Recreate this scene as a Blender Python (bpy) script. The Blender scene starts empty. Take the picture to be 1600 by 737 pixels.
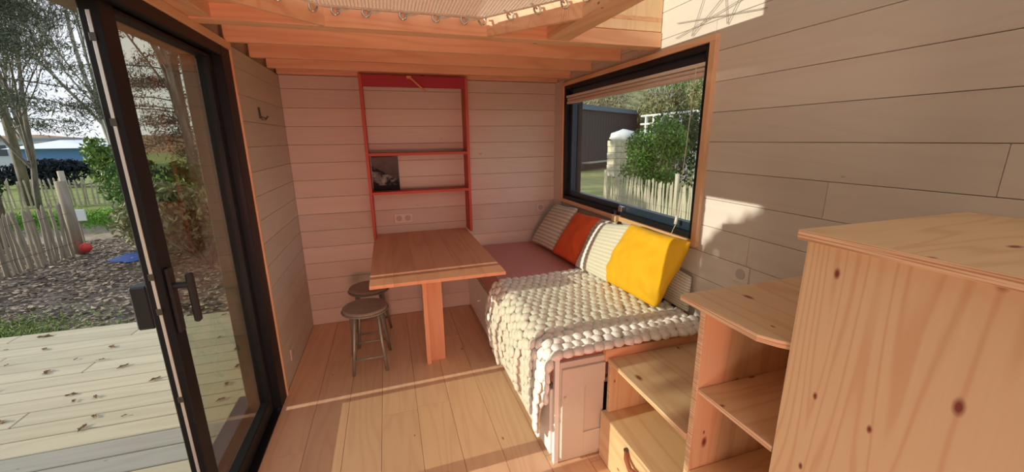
import bpy, bmesh, math, random
from mathutils import Vector, Matrix, noise
S = bpy.context.scene
COL = S.collection
rnd = random.Random(7)

# ------------------------------------------------------------------ camera
cam = bpy.data.objects.new('camera', bpy.data.cameras.new('camera'))
COL.objects.link(cam)
YAW, PITCH, ROLL, FPX = 0.29932, 0.24055, -0.01238, 618.4
cy, sy, cp, sp, cr, sr = math.cos(YAW), math.sin(YAW), math.cos(PITCH), math.sin(PITCH), math.cos(ROLL), math.sin(ROLL)
fw = Vector((sy*cp, cy*cp, -sp)); rt = Vector((cy, -sy, 0)); up = rt.cross(fw)
ax = rt*cr + up*sr; ay = -rt*sr + up*cr
m = Matrix((ax, ay, -fw)).transposed().to_4x4(); m.translation = (0, 0, 1.5)
cam.matrix_world = m
cam.data.sensor_width = 36; cam.data.lens = FPX/1600*36
cam.data.clip_start = 0.02; cam.data.clip_end = 500
S.camera = cam

# ------------------------------------------------------------------ world, sun, added fill lights, exposure
S.view_settings.view_transform = 'Standard'; S.view_settings.look = 'None'
S.view_settings.gamma = 1; S.view_settings.exposure = 0.08
S.cycles.max_bounces = 10; S.cycles.diffuse_bounces = 6; S.cycles.transparent_max_bounces = 24
S.cycles.use_denoising = True; S.cycles.sample_clamp_indirect = 6
W = bpy.data.worlds.new('sky'); S.world = W; W.use_nodes = True
nt = W.node_tree; nt.nodes.clear()
wo = nt.nodes.new('ShaderNodeOutputWorld'); bg = nt.nodes.new('ShaderNodeBackground')
tc = nt.nodes.new('ShaderNodeTexCoord'); sx = nt.nodes.new('ShaderNodeSeparateXYZ'); cr_ = nt.nodes.new('ShaderNodeValToRGB')
nz = nt.nodes.new('ShaderNodeTexNoise'); mx = nt.nodes.new('ShaderNodeMix'); mx.data_type = 'RGBA'
nt.links.new(tc.outputs['Generated'], sx.inputs[0]); nt.links.new(sx.outputs['Z'], cr_.inputs[0])
e = cr_.color_ramp.elements; e[0].position = 0.0; e[0].color = (.74, .84, .95, 1); e[1].position = .7; e[1].color = (.34, .52, .85, 1)
nz.inputs['Scale'].default_value = 3.2; nz.inputs['Detail'].default_value = 6
nt.links.new(tc.outputs['Generated'], nz.inputs['Vector'])
r2 = nt.nodes.new('ShaderNodeValToRGB'); r2.color_ramp.elements[0].position = .42; r2.color_ramp.elements[1].position = .62
nt.links.new(nz.outputs[0], r2.inputs[0]); nt.links.new(r2.outputs[0], mx.inputs[0])
nt.links.new(cr_.outputs[0], mx.inputs[6]); mx.inputs[7].default_value = (.92, .93, .95, 1)
nt.links.new(mx.outputs[2], bg.inputs[0]); bg.inputs[1].default_value = 1.12; nt.links.new(bg.outputs[0], wo.inputs[0])

sun = bpy.data.objects.new('sun', bpy.data.lights.new('sun', 'SUN')); COL.objects.link(sun)
sun.data.energy = 4.2; sun.data.color = (1, .95, .80); sun.data.angle = math.radians(.3)
EL, AZ = math.radians(16), math.radians(1.5)
sd = Vector((math.cos(EL)*math.cos(AZ), math.cos(EL)*math.sin(AZ), -math.sin(EL)))
sun.rotation_euler = sd.to_track_quat('-Z', 'Y').to_euler()

def area(name, loc, tgt, size, power, color):
    o = bpy.data.objects.new(name, bpy.data.lights.new(name, 'AREA')); COL.objects.link(o)
    o.data.shape = 'RECTANGLE'; o.data.size, o.data.size_y = size; o.data.energy = power; o.data.color = color
    o.location = loc; o.rotation_euler = (Vector(tgt)-Vector(loc)).to_track_quat('-Z', 'Y').to_euler()
    return o
area('ceiling_fill_light', (.4, -.9, 2.7), (.4, .6, 1.0), (1.6, 1.4), 16, (1, .93, .84))  # added fill from behind the camera, no known source
area('loft_fill_light', (.4, 1.0, 3.15), (.4, 1.1, 0), (1.4, 1.0), 5, (1, .90, .80))  # unseen fill added above the net opening
area('rose_fill_light', (-.1, -1.7, .75), (.0, 3.0, 1.1), (.6, .5), 8.5, (1, .33, .25)).data.spread = math.radians(75)  # added rose fill that reddens the shaded far end
area('upward_fill_light', (-.1, .35, .24), (.35, 1.9, 2.1), (.4, .4), 6, (1, .74, .58))  # added fill from below, brightens joist undersides and recesses

# ------------------------------------------------------------------ materials
def mat(name, base=(.8, .8, .8), rough=.6, metal=0, spec=.5):
    M = bpy.data.materials.new(name); M.use_nodes = True
    b = M.node_tree.nodes['Principled BSDF']
    b.inputs['Base Color'].default_value = (*base, 1); b.inputs['Roughness'].default_value = rough
    b.inputs['Metallic'].default_value = metal; b.inputs['Specular IOR Level'].default_value = spec
    return M
def N(M, t, **k):
    n = M.node_tree.nodes.new(t)
    for a, v in k.items(): setattr(n, a, v)
    return n
def lk(M, a, b): M.node_tree.links.new(a, b)
def math_(M, op, a, b=None, c=None):
    n = N(M, 'ShaderNodeMath', operation=op)
    for i, v in enumerate((a, b, c)):
        if v is None: continue
        if isinstance(v, (int, float)): n.inputs[i].default_value = v
        else: lk(M, v, n.inputs[i])
    return n.outputs[0]
def mix(M, f, a, b, mode='MIX'):
    n = N(M, 'ShaderNodeMix', data_type='RGBA', blend_type=mode)
    for i, v in ((0, f), (6, a), (7, b)):
        if isinstance(v, (int, float)): n.inputs[i].default_value = v
        elif isinstance(v, tuple): n.inputs[i].default_value = (*v, 1)
        else: lk(M, v, n.inputs[i])
    return n.outputs[2]
def ramp(M, f, p0, c0, p1, c1):
    n = N(M, 'ShaderNodeValToRGB'); e = n.color_ramp.elements
    e[0].position = p0; e[0].color = (*c0, 1); e[1].position = p1; e[1].color = (*c1, 1); lk(M, f, n.inputs[0]); return n.outputs[0]
def coords(M, scale=(1, 1, 1), rand=True):
    t = N(M, 'ShaderNodeTexCoord'); v = t.outputs['Object']
    if rand:
        oi = N(M, 'ShaderNodeObjectInfo'); c = N(M, 'ShaderNodeCombineXYZ')
        for i, k in enumerate((37., 53., 71.)): lk(M, math_(M, 'MULTIPLY', oi.outputs['Random'], k), c.inputs[i])
        a = N(M, 'ShaderNodeVectorMath', operation='ADD'); lk(M, v, a.inputs[0]); lk(M, c.outputs[0], a.inputs[1]); v = a.outputs[0]
    mp = N(M, 'ShaderNodeMapping'); mp.inputs['Scale'].default_value = scale; lk(M, v, mp.inputs[0]); return mp.outputs[0]
def noise_(M, v, scale, detail=3, rough=.5, dist=0):
    n = N(M, 'ShaderNodeTexNoise'); n.inputs['Scale'].default_value = scale; n.inputs['Detail'].default_value = detail
    n.inputs['Roughness'].default_value = rough; n.inputs['Distortion'].default_value = dist; lk(M, v, n.inputs['Vector']); return n.outputs[0]
def wood(name, axis, light, dark, knot=(.18, .04, .015), knots=1.0, grain=.5, rough=.55, rings=11., bump=.02, kscale=4.2, spec=.4, krad=.005, sharp=2.2):
    M = mat(name, light, rough, spec=spec); b = M.node_tree.nodes['Principled BSDF']
    i = 'xyz'.index(axis)
    s = [5.5]*3; s[i] = .55
    v = coords(M, tuple(s))
    n1 = noise_(M, v, 1.0, 2.5, .45, .3)
    w = math_(M, 'SINE', math_(M, 'MULTIPLY', n1, rings*6.28))
    w = math_(M, 'MULTIPLY_ADD', w, .5, .5); w = math_(M, 'POWER', w, sharp)
    s2 = [120]*3; s2[i] = 2.5
    f = noise_(M, coords(M, tuple(s2)), 1, 2)
    col = mix(M, math_(M, 'MULTIPLY', w, grain), light, dark)
    col = mix(M, math_(M, 'MULTIPLY', f, .28), col, dark)
    big = noise_(M, coords(M, (1.5, 1.5, 1.5)), 1.6, 2)
    col = mix(M, math_(M, 'MULTIPLY', math_(M, 'SUBTRACT', big, .35), .5*grain), col, tuple(x*y for x, y in zip(light, (.92, .72, .55))))
    if knots:
        sp3 = N(M, 'ShaderNodeSeparateXYZ'); lk(M, coords(M), sp3.inputs[0]); o_ = [q for q in range(3) if q != i]
        cb = N(M, 'ShaderNodeCombineXYZ'); lk(M, math_(M, 'MULTIPLY', sp3.outputs[i], .5), cb.inputs[0]); lk(M, math_(M, 'ADD', sp3.outputs[o_[0]], sp3.outputs[o_[1]]), cb.inputs[1])
        vo = N(M, 'ShaderNodeTexVoronoi', voronoi_dimensions='2D'); vo.inputs['Scale'].default_value = kscale; lk(M, cb.outputs[0], vo.inputs['Vector'])
        sep = N(M, 'ShaderNodeSeparateColor'); lk(M, vo.outputs['Color'], sep.inputs[0])
        rad = math_(M, 'MULTIPLY_ADD', math_(M, 'POWER', sep.outputs[0], 3), krad*kscale*2, krad*kscale)
        k = math_(M, 'DIVIDE', vo.outputs['Distance'], rad)
        kk = ramp(M, k, .35, (1, 1, 1), 1.0, (0, 0, 0))
        gate = math_(M, 'GREATER_THAN', sep.outputs[1], 1-knots*.75)
        kk = math_(M, 'MULTIPLY', kk, gate)
        col = mix(M, kk, col, knot)
    oi = N(M, 'ShaderNodeObjectInfo')
    vb = math_(M, 'MULTIPLY_ADD', oi.outputs['Random'], .14, .93)
    cc = N(M, 'ShaderNodeCombineColor')
    for q in range(3): lk(M, vb, cc.inputs[q])
    col = mix(M, 1.0, col, cc.outputs[0], 'MULTIPLY')
    lk(M, col, b.inputs['Base Color'])
    bp = N(M, 'ShaderNodeBump'); bp.inputs['Strength'].default_value = .25; bp.inputs['Distance'].default_value = bump*.05
    lk(M, f, bp.inputs['Height']); lk(M, bp.outputs[0], b.inputs['Normal'])
    return M
def noisy(name, c0, c1, scale=8, rough=.8, detail=4, p0=.35, p1=.65, bump=0, bscale=None, metal=0, stretch=(1, 1, 1), spec=.3, rand=False):
    M = mat(name, c0, rough, metal, spec); b = M.node_tree.nodes['Principled BSDF']
    v = coords(M, stretch, rand); f = noise_(M, v, scale, detail, .6)
    lk(M, ramp(M, f, p0, c0, p1, c1), b.inputs['Base Color'])
    if bump:
        g = noise_(M, v, bscale or scale*3, 3); bp = N(M, 'ShaderNodeBump'); bp.inputs['Distance'].default_value = bump
        bp.inputs['Strength'].default_value = .6; lk(M, g, bp.inputs['Height']); lk(M, bp.outputs[0], b.inputs['Normal'])
    return M
PL, PD = (.80, .52, .32), (.64, .33, .18)
pine = {a: wood('pine_'+a, a, PL, PD) for a in 'xyz'}
stair = {a: wood('stair_pine_'+a, a, (.80, .60, .37), (.62, .36, .18), (.26, .07, .04), knots=.6, grain=.45, kscale=9, sharp=3.5) for a in 'xyz'}
ply = mat('plywood_edge', (.72, .52, .32), .7)
_f = noise_(ply, coords(ply, (3, 3, 330), False), 1, 1)
lk(ply, ramp(ply, _f, .42, (.50, .29, .16), .55, (.78, .60, .38)), ply.node_tree.nodes['Principled BSDF'].inputs['Base Color'])
white = {a: wood('whitewash_'+a, a, (.62, .565, .50), (.55, .48, .41), (.46, .37, .29), .25, .3, .6, kscale=3, bump=.01) for a in 'xyz'}
redwood = {a: wood('red_stained_'+a, a, (.52, .105, .07), (.40, .05, .045), (.3, .02, .02), .2, .3) for a in 'xyz'}
crimson = wood('crimson_stained', 'x', (.40, .035, .06), (.30, .02, .04), knots=0, grain=.3)
beech = {a: wood('beech_'+a, a, (.72, .36, .21), (.58, .25, .14), knots=0, grain=.4, rings=6) for a in 'xyz'}
oak = wood('oak_floor', 'y', (.76, .50, .32), (.62, .35, .21), (.34, .14, .08), .3, .4, .42, kscale=5)
deckm = wood('deck_board', 'x', (.53, .465, .315), (.40, .335, .21), (.2, .14, .08), .25, .4, .75, rings=7)
deckg = wood('shade_grey_deck_board', 'x', (.36, .335, .27), (.28, .25, .2), (.2, .15, .1), .25, .4, .8)  # grey tone puts shade into two deck boards; the bearer shares it
gapm = mat('gap_shadow_board', (.12, .07, .04), .9)
wallback = mat('wall_membrane', (.42, .34, .27), .9)
black = mat('black_aluminium', (.010, .011, .014), .45, spec=.25)
blackm = mat('matt_black_plastic', (.015, .016, .02), .4)
navy = mat('slate_aluminium', (.022, .042, .075), .35)
steel = mat('brushed_steel', (.62, .62, .60), .3, 1)
darksteel = mat('dark_steel', (.12, .11, .10), .4, .8)
strip = mat('bright_strike_strip', (.75, .75, .74), .35, .6)
shaded_lac = mat('shaded_white_lacquer', (.62, .575, .50), .45)  # white lacquer with the dimmer, warmer light on the bed end put in
wlac = mat('white_lacquer', (.80, .81, .78), .35)
plastic = mat('ivory_plastic', (.62, .55, .48), .4)
greyseat = noisy('taupe_vinyl', (.27, .22, .185), (.32, .265, .22), 30, .5, rand=True)
greysteel = mat('grey_green_paint', (.27, .27, .225), .35, .3)
leather = mat('brown_leather', (.33, .10, .05), .5)
rope = noisy('cream_rope', (.62, .56, .46), (.74, .68, .58), 60, .85)
netm = noisy('net_cotton', (.82, .78, .68), (.88, .84, .75), 40, .9)
pink = noisy('dusty_rose_fabric', (.62, .29, .26), (.67, .33, .29), 90, .9, bump=.0008, bscale=600)
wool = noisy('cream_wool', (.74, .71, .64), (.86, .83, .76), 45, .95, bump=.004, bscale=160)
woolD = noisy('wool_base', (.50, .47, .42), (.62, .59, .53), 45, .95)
yellow = noisy('mustard_cotton', (.86, .46, .015), (.90, .50, .025), 12, .85, bump=.001, bscale=500)
orange = noisy('burnt_orange_cotton', (.74, .115, .035), (.80, .14, .045), 14, .85, bump=.001, bscale=500)
def striped(name, a, c, n, ax_='Y'):
    M = mat(name, a, .95); b = M.node_tree.nodes['Principled BSDF']
    t = N(M, 'ShaderNodeTexCoord'); s = N(M, 'ShaderNodeSeparateXYZ'); lk(M, t.outputs['UV'], s.inputs[0])
    w = math_(M, 'MULTIPLY_ADD', math_(M, 'SINE', math_(M, 'MULTIPLY', s.outputs[ax_], n*6.283)), .5, .5)
    f = noise_(M, coords(M, (1, 1, 1), False), 70, 3)
    w = math_(M, 'MULTIPLY', w, math_(M, 'MULTIPLY_ADD', f, .9, .3))
    lk(M, mix(M, w, a, c), b.inputs['Base Color']); return M
ribA = striped('ribbed_cream', (.72, .68, .58), (.36, .33, .26), 13)
ribB = striped('ribbed_white', (.80, .78, .70), (.62, .59, .5), 16)
# glass: mostly see-through with mirror-like sheen
def glassm(name, tint, refl=1.0):
    M = bpy.data.materials.new(name); M.use_nodes = True; t = M.node_tree; t.nodes.clear()
    o = N(M, 'ShaderNodeOutputMaterial'); tr = N(M, 'ShaderNodeBsdfTransparent'); gl = N(M, 'ShaderNodeBsdfGlossy'); ms = N(M, 'ShaderNodeMixShader')
    lw = N(M, 'ShaderNodeLayerWeight'); lw.inputs['Blend'].default_value = .5
    fz = math_(M, 'MULTIPLY_ADD', math_(M, 'POWER', lw.outputs['Facing'], 4), .8, .035)
    tr.inputs[0].default_value = (*tint, 1); gl.inputs['Roughness'].default_value = .01
    lk(M, math_(M, 'MULTIPLY', fz, refl), ms.inputs[0]); lk(M, tr.outputs[0], ms.inputs[1]); lk(M, gl.outputs[0], ms.inputs[2]); lk(M, ms.outputs[0], o.inputs[0])
    return M
glass = glassm('window_glass', (.93, .95, .93)); dglass = glassm('door_glass', (.80, .82, .74), 1.3)

# ------------------------------------------------------------------ helpers
def tag(o, label=None, cat=None, group=None, kind=None):
    if label: o['label'] = label
    if cat: o['category'] = cat
    if group: o['group'] = group
    if kind: o['kind'] = kind
    return o
def root(name, loc, label=None, cat=None, group=None, kind=None):
    o = bpy.data.objects.new(name, None); COL.objects.link(o); o.location = loc; o.empty_display_size = .05
    return tag(o, label, cat, group, kind)
def wloc(o):
    v = Vector((0, 0, 0))
    while o: v += Vector(o.location); o = o.parent
    return v
def link(name, me, c, parent=None):
    o = bpy.data.objects.new(name, me); COL.objects.link(o)
    if parent: o.parent = parent; o.location = Vector(c)-wloc(parent)
    else: o.location = c
    return o
def build(name, bm, m, parent=None, smooth=False, origin=None):
    """bm is in world coordinates; the object's origin goes to the middle of its bounds"""
    bm.normal_update()
    xs = [v.co for v in bm.verts]
    c = Vector(origin) if origin else Vector([(min(v[i] for v in xs)+max(v[i] for v in xs))/2 for i in range(3)])
    bmesh.ops.translate(bm, vec=-c, verts=bm.verts)
    me = bpy.data.meshes.new(name); bm.to_mesh(me); bm.free()
    for q in (m if isinstance(m, (list, tuple)) else [m]): me.materials.append(q)
    if smooth:
        for p in me.polygons: p.use_smooth = True
    return link(name, me, c, parent)
def bx(bm, x0, x1, y0, y1, z0, z1, bev=0, mi=0):
    r = bmesh.ops.create_cube(bm, size=1)
    vs = r['verts']
    for v in vs: v.co = Vector((x0+(x1-x0)*(v.co.x+.5), y0+(y1-y0)*(v.co.y+.5), z0+(z1-z0)*(v.co.z+.5)))
    fs = list({f for v in vs for f in v.link_faces})
    for f in fs: f.material_index = mi
    if bev:
        es = list({e_ for v in vs for e_ in v.link_edges})
        bmesh.ops.bevel(bm, geom=es, offset=bev, segments=1, affect='EDGES')
def box(name, x0, x1, y0, y1, z0, z1, m, parent=None, bev=.0015):
    bm = bmesh.new(); bx(bm, x0, x1, y0, y1, z0, z1, bev); return build(name, bm, m, parent)
def prism(bm, pts, z0, z1, bev=0):
    """polygon in xy extruded in z"""
    a = [bm.verts.new((x, y, z0)) for x, y in pts]; b = [bm.verts.new((x, y, z1)) for x, y in pts]
    fs = [bm.faces.new(a[::-1]), bm.faces.new(b)]
    for i in range(len(a)): fs.append(bm.faces.new((a[i], a[(i+1) % len(a)], b[(i+1) % len(a)], b[i])))
    bmesh.ops.recalc_face_normals(bm, faces=fs)
    if bev: bmesh.ops.bevel(bm, geom=list({e_ for f in fs for e_ in f.edges}), offset=bev, segments=1, affect='EDGES')
def tube(bm, pts, r, n=8, r1=None, caps=True):
    pts = [Vector(p) for p in pts]; rings = []; ref = None
    for i, p in enumerate(pts):
        d = (pts[min(i+1, len(pts)-1)]-pts[max(i-1, 0)]).normalized()
        if ref is None: ref = d.orthogonal()
        ref = (ref-d*ref.dot(d)).normalized(); s = d.cross(ref)
        t = i/(len(pts)-1); rr = r+(r1-r)*t if r1 is not None else r
        rings.append([bm.verts.new(p+(ref*math.cos(a)+s*math.sin(a))*rr) for a in (2*math.pi*k/n for k in range(n))])
    for a, b in zip(rings, rings[1:]):
        for k in range(n): bm.faces.new((a[k], a[(k+1) % n], b[(k+1) % n], b[k]))
    if caps: bm.faces.new(rings[0][::-1]); bm.faces.new(rings[-1])
def disc(bm, c, r, h, n=28, bev=.0):
    cz = c[2]; prof = [(r-bev, 0), (r, bev), (r, h-bev), (r-bev, h)] if bev else [(r, 0), (r, h)]
    rings = [[bm.verts.new((c[0]+math.cos(2*math.pi*k/n)*q, c[1]+math.sin(2*math.pi*k/n)*q, cz+z)) for k in range(n)] for q, z in prof]
    for a, b in zip(rings, rings[1:]):
        for k in range(n): bm.faces.new((a[k], a[(k+1) % n], b[(k+1) % n], b[k]))
    bm.faces.new(rings[0][::-1]); bm.faces.new(rings[-1])
def copy_tree(o, loc=None, parent=None):
    c = o.copy(); COL.objects.link(c)
    if parent: c.parent = parent
    if loc is not None: c.location = loc
    for ch in list(o.children): copy_tree(ch, None, c)
    return c

XL, XR, YB = -.70, 1.476, 3.41
BH = .134
# ------------------------------------------------------------------ room shell
floor = tag(box('floor', -.86, 1.62, -2.6, 3.55, -.06, -.022, gapm, None, 0), 'oak plank floor of the small timber room', None, None, 'structure')
fx = [-.86, -.70+.0, -.505, -.325, -.142, .052, .24, .43, .62, .81, 1.0, 1.19, 1.38, 1.476]
fx = [-.70, -.51, -.325, -.142, .052, .238, .43, .62, .81, 1.0, 1.19, 1.38, 1.476]
joints = [[.6, 1.9], [1.15, 2.75], [.9, 2.95], [.5, 2.05], [1.2, 2.07], [1.02, 2.85], [.7, 2.4], [1.5], [1.4], [1.4], [1.4], [1.5]]
for i in range(12):
    ys = [-2.5, -.6]+joints[i]+[YB]
    for y0, y1 in zip(ys, ys[1:]):
        box('plank', fx[i]+.0008, fx[i+1]-.0008, y0+.0008, y1-.0008, -.022, 0, oak, floor, .0012)

def boards_x(par, x0, x1, yface, z0, z1, sgn, holes=(), jo=None, mats=None):
    """horizontal boards on a wall facing -y (back)"""
    k = round(z0/BH)
    while k*BH < z1-.01:
        a, b = k*BH, min((k+1)*BH, z1)
        segs = [(x0, x1)]
        if jo and k in jo: segs = [(x0, jo[k]), (jo[k], x1)]
        for s, t in segs:
            box('plank', s+.0006, t-.0006, yface, yface+.014, a+.0009, b-.0009, white['x'], par, .0015)
        k += 1
def boards_y(par, y0, y1, x0, x1, z0, z1, jo={}, hole=None):
    k = round(z0/BH)
    while k*BH < z1-.01:
        a, b = k*BH, min((k+1)*BH, z1)
        cuts = [y0]+sorted(jo.get(k, []))+[y1]
        for s, t in zip(cuts, cuts[1:]):
            if hole and b > hole[2]+.002 and a < hole[3]-.002:
                h0, h1, hz0, hz1 = hole
                parts = []
                if s < h0: parts.append((s, min(t, h0), a, b))
                if t > h1: parts.append((max(s, h1), t, a, b))
                ms, mt = max(s, h0), min(t, h1)
                if mt > ms:
                    if a < hz0: parts.append((ms, mt, a, hz0))
                    if b > hz1: parts.append((ms, mt, hz1, b))
            else: parts = [(s, t, a, b)]
            for p, q, c, d in parts:
                if d-c > .004 and q-p > .004:
                    box('plank', x0, x1, p+.0006, q-.0006, c+.0009, d-.0009, white['y'], par, .0015)
        k += 1
wb = tag(box('wall_back', -.86, 1.64, YB+.014, YB+.12, -.06, 3.3, wallback, None, 0), 'whitewashed horizontal boards on the far end wall', None, None, 'structure')
boards_x(wb, XL, XR, YB, 0, 1.97, 1, jo={3: .4})
boards_x(wb, XL, XR, YB, 2.144, 3.3, 1)
# right wall with a window hole
HW = (1.60, 3.215, .975, 1.925)
bm = bmesh.new()
bx(bm, XR+.014, XR+.16, -2.6, HW[0], -.06, 3.3); bx(bm, XR+.014, XR+.16, HW[1], YB+.014, -.06, 3.3)
bx(bm, XR+.014, XR+.16, HW[0], HW[1], -.06, HW[2]); bx(bm, XR+.014, XR+.16, HW[0], HW[1], HW[3], 3.3)
wr = tag(build('wall_right', bm, wallback), 'whitewashed horizontal boards around the picture window', None, None, 'structure')
boards_y(wr, -2.5, YB, XR, XR+.014, 0, 3.3,
         jo={10: [.592, -1.2], 9: [1.003, -.8], 7: [1.285, -.2], 8: [.62], 6: [1.05, 2.4], 5: [.4], 4: [1.4], 11: [-.9], 12: [-.5], 13: [-1.1], 14: [-.3, 2.2], 3: [.8], 2: [1.9], 16: [.5], 18: [1.4]}, hole=HW)
# left wall: door hole y -.9..2.435 , upper window
DH = (.66, 2.42, -.06, 1.945)
UW = (1.27, 2.75, 2.36, 3.05)
bm = bmesh.new()
x0, x1 = XL-.10, XL-.014
def wl(y0, y1, z0, z1): bx(bm, x0-.06, x1, y0, y1, z0, z1)
wl(-2.6, DH[0], -.06, 3.3); wl(DH[1], YB+.014, -.06, 3.3); wl(DH[0], UW[0], DH[3], 3.3); wl(UW[1], DH[1], DH[3], 3.3) if UW[1] < DH[1] else None
wl(UW[0], DH[1], DH[3], UW[2]); wl(UW[0], DH[1], UW[3], 3.3)
# the part of the upper window that lies beyond the door
bm.free(); bm = bmesh.new()
wl(-2.6, DH[0], -.06, 3.3); wl(DH[1], YB+.014, -.06, UW[2]); wl(DH[0], DH[1], DH[3], UW[2]); wl(-.2, UW[0], UW[2], 3.3) if False else None
wl(DH[0], UW[0], UW[2], 3.3); wl(UW[1], YB+.014, UW[2], 3.3); wl(UW[0], UW[1], UW[3], 3.3)
wlft = tag(build('wall_left', bm, wallback), 'whitewashed horizontal boards beside the glazed door', None, None, 'structure')
boards_y(wlft, DH[1]+.016, YB, XL-.014, XL, 0, 1.97)
boards_y(wlft, -2.5, DH[0], XL-.014, XL, 0, 1.97)
boards_y(wlft, -2.5, YB, XL-.014, XL, 2.144, 3.3, hole=UW)
# upper window frame with a string lattice
uw = root('window_2', (XL-.08, 2.0, UW[2]), 'narrow upper window above the glazed door', None, None, 'structure')
bm = bmesh.new()
for a in ((UW[0], UW[1], UW[2]-.0, UW[2]+.02), (UW[0], UW[1], UW[3]-.03, UW[3]), (UW[0], UW[0]+.03, UW[2], UW[3]), (UW[1]-.03, UW[1], UW[2], UW[3])):
    bx(bm, XL-.12, XL-.06, a[0], a[1], a[2], a[3], .002)
build('window_frame', bm, black, uw)
box('pane', XL-.093, XL-.087, UW[0]+.03, UW[1]-.03, UW[2]+.02, UW[3]-.03, glass, uw, 0)
strings = root('string_lattice', (XR-.01, 1.7, 2.0), 'thin dark string star lattice stretched over the sunlit upper right wall', 'string')
bm = bmesh.new()
P = lambda y, z: (XR-.010, y, z)
segs = [((1.86, 2.06), (1.335, 1.985)), ((1.746, 1.975), (1.66, 2.19)), ((1.746, 1.975), (1.42, 2.19)), ((1.53, 1.975), (1.575, 2.19)), ((1.53, 1.975), (1.425, 2.14)), ((1.86, 1.99), (1.31, 2.08)),
        ((1.425, 2.14), (1.3, 2.3)), ((1.86, 2.25), (1.42, 2.19)), ((2.2, 2.0), (1.86, 2.35)), ((1.575, 2.19), (1.7, 2.4)), ((2.0, 1.98), (2.1, 2.4)), ((2.4, 2.0), (2.2, 2.4)), ((1.66, 2.19), (2.0, 2.4)), ((2.4, 2.1), (1.8, 2.4))]
for a, b in segs: tube(bm, [P(*a), P(*b)], .0016, 5)
build('cord', bm, mat('grey_string', (.30, .28, .25), .8), strings)
# rear wall and ceiling (behind the camera)
wf = tag(box('wall_front', -.86, 1.64, -2.7, -2.6, -.06, 3.3, wallback, None, 0), 'wall behind the camera', None, None, 'structure')
boards_y2 = None
tag(box('ceiling', -.9, 1.68, -2.75, 3.6, 3.3, 3.38, white['y'], None, 0), 'white board ceiling high above the loft', None, None, 'structure')
# back right corner batten, wood trims
tag(box('trim_1', XR-.012, XR, 3.235, YB, 0.56, 1.97, white['z'], None, .002), 'narrow vertical corner board', None, None, 'structure')
def trimset(name, pieces, m, label):
    r = root(name, pieces[0][:1]+(pieces[0][2], pieces[0][4]), label, None, None, 'structure')
    for p in pieces: box('casing', *p, m[p[6]] if len(p) > 6 and False else m, r, .002)
    return r
t = root('trim_2', (XR, 2.4, .95), 'orange pine casing around the picture window', None, None, 'structure')
box('casing', XR-.022, XR+.012, 1.572, 3.235, 1.92, 1.948, pine['y'], t, .0015)
box('casing', XR-.022, XR+.012, 1.572, 3.235, .955, .984, pine['y'], t, .0015)
box('casing', XR-.022, XR+.012, 1.572, 1.609, .984, 1.92, pine['z'], t, .0015)
box('casing', XR-.022, XR+.012, 3.212, 3.235, .984, 1.92, pine['z'], t, .0015)
t = root('trim_3', (XL, 1.6, 1.945), 'orange pine casing around the glazed door', None, None, 'structure')
box('casing', XL-.014, XL+.012, .55, 2.438, 1.941, 1.975, pine['y'], t, .0015)
box('casing', XL-.014, XL+.012, 2.421, 2.438, 0, 1.941, pine['z'], t, .0015)

# ------------------------------------------------------------------ picture window
w1 = root('window_1', (XR+.06, 2.4, .984), 'black framed picture window over the bench bed', None, None, 'structure')
def rectframe(bm, x0, x1, y0, y1, z0, z1, w, wb_=None, wt=None, bev=.003):
    wb_ = wb_ or w; wt = wt or w
    bx(bm, x0, x1, y0, y0+w, z0, z1, bev); bx(bm, x0, x1, y1-w, y1, z0, z1, bev)
    bx(bm, x0, x1, y0+w, y1-w, z0, z0+wb_, bev); bx(bm, x0, x1, y0+w, y1-w, z1-wt, z1, bev)
bm = bmesh.new(); rectframe(bm, XR-.01, XR+.15, 1.609, 3.212, .984, 1.92, .03); build('window_frame', bm, black, w1)
bm = bmesh.new(); rectframe(bm, XR+.03, XR+.075, 1.636, 3.185, 1.011, 1.893, .05, .045, .045); build('sash', bm, navy, w1)
box('pane', XR+.05, XR+.056, 1.686, 3.135, 1.056, 1.848, glass, w1, 0)
bm = bmesh.new(); bx(bm, XR-.002, XR+.03, 2.285, 2.325, .99, 1.05, .003); build('latch', bm, steel, w1)
# blind
bl = root('roller_blind', (XR+.02, 2.4, 1.9), 'beige fabric blind rolled up at the top of the picture window', 'blind')
blm = noisy('blind_fabric', (.60, .50, .42), (.66, .56, .47), 60, .9)
bm = bmesh.new(); bx(bm, XR-.004, XR+.026, 1.645, 3.18, 1.775, 1.80, .006); bx(bm, XR-.002, XR+.026, 1.645, 3.18, 1.802, 1.822, .006); build('folded_fabric', bm, blm, bl)
box('head_rail', XR-.006, XR+.028, 1.642, 3.183, 1.824, 1.842, mat('blind_rail', (.70, .64, .56), .5), bl, .002)
bm = bmesh.new(); tube(bm, [(XR-.004, 1.70, 1.83), (XR-.006, 1.715, 1.5), (XR-.004, 1.745, 1.08)], .0022, 6); tube(bm, [(XR-.004, 1.747, 1.04), (XR-.012, 1.765, .985), (XR-.03, 1.775, .94)], .0022, 6); build('cord', bm, rope, bl)
bm = bmesh.new(); tube(bm, [(XR-.004, 1.745, 1.085), (XR-.004, 1.747, 1.04)], .006, 8, .011); build('cord_pull', bm, wlac, bl, True)
tag(box('window_wedge', XR-.05, XR-.004, 2.275, 2.325, .95, .99, stair['y'], None, .003), 'small pale wooden block on the window sill above the cushions', 'block')

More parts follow.
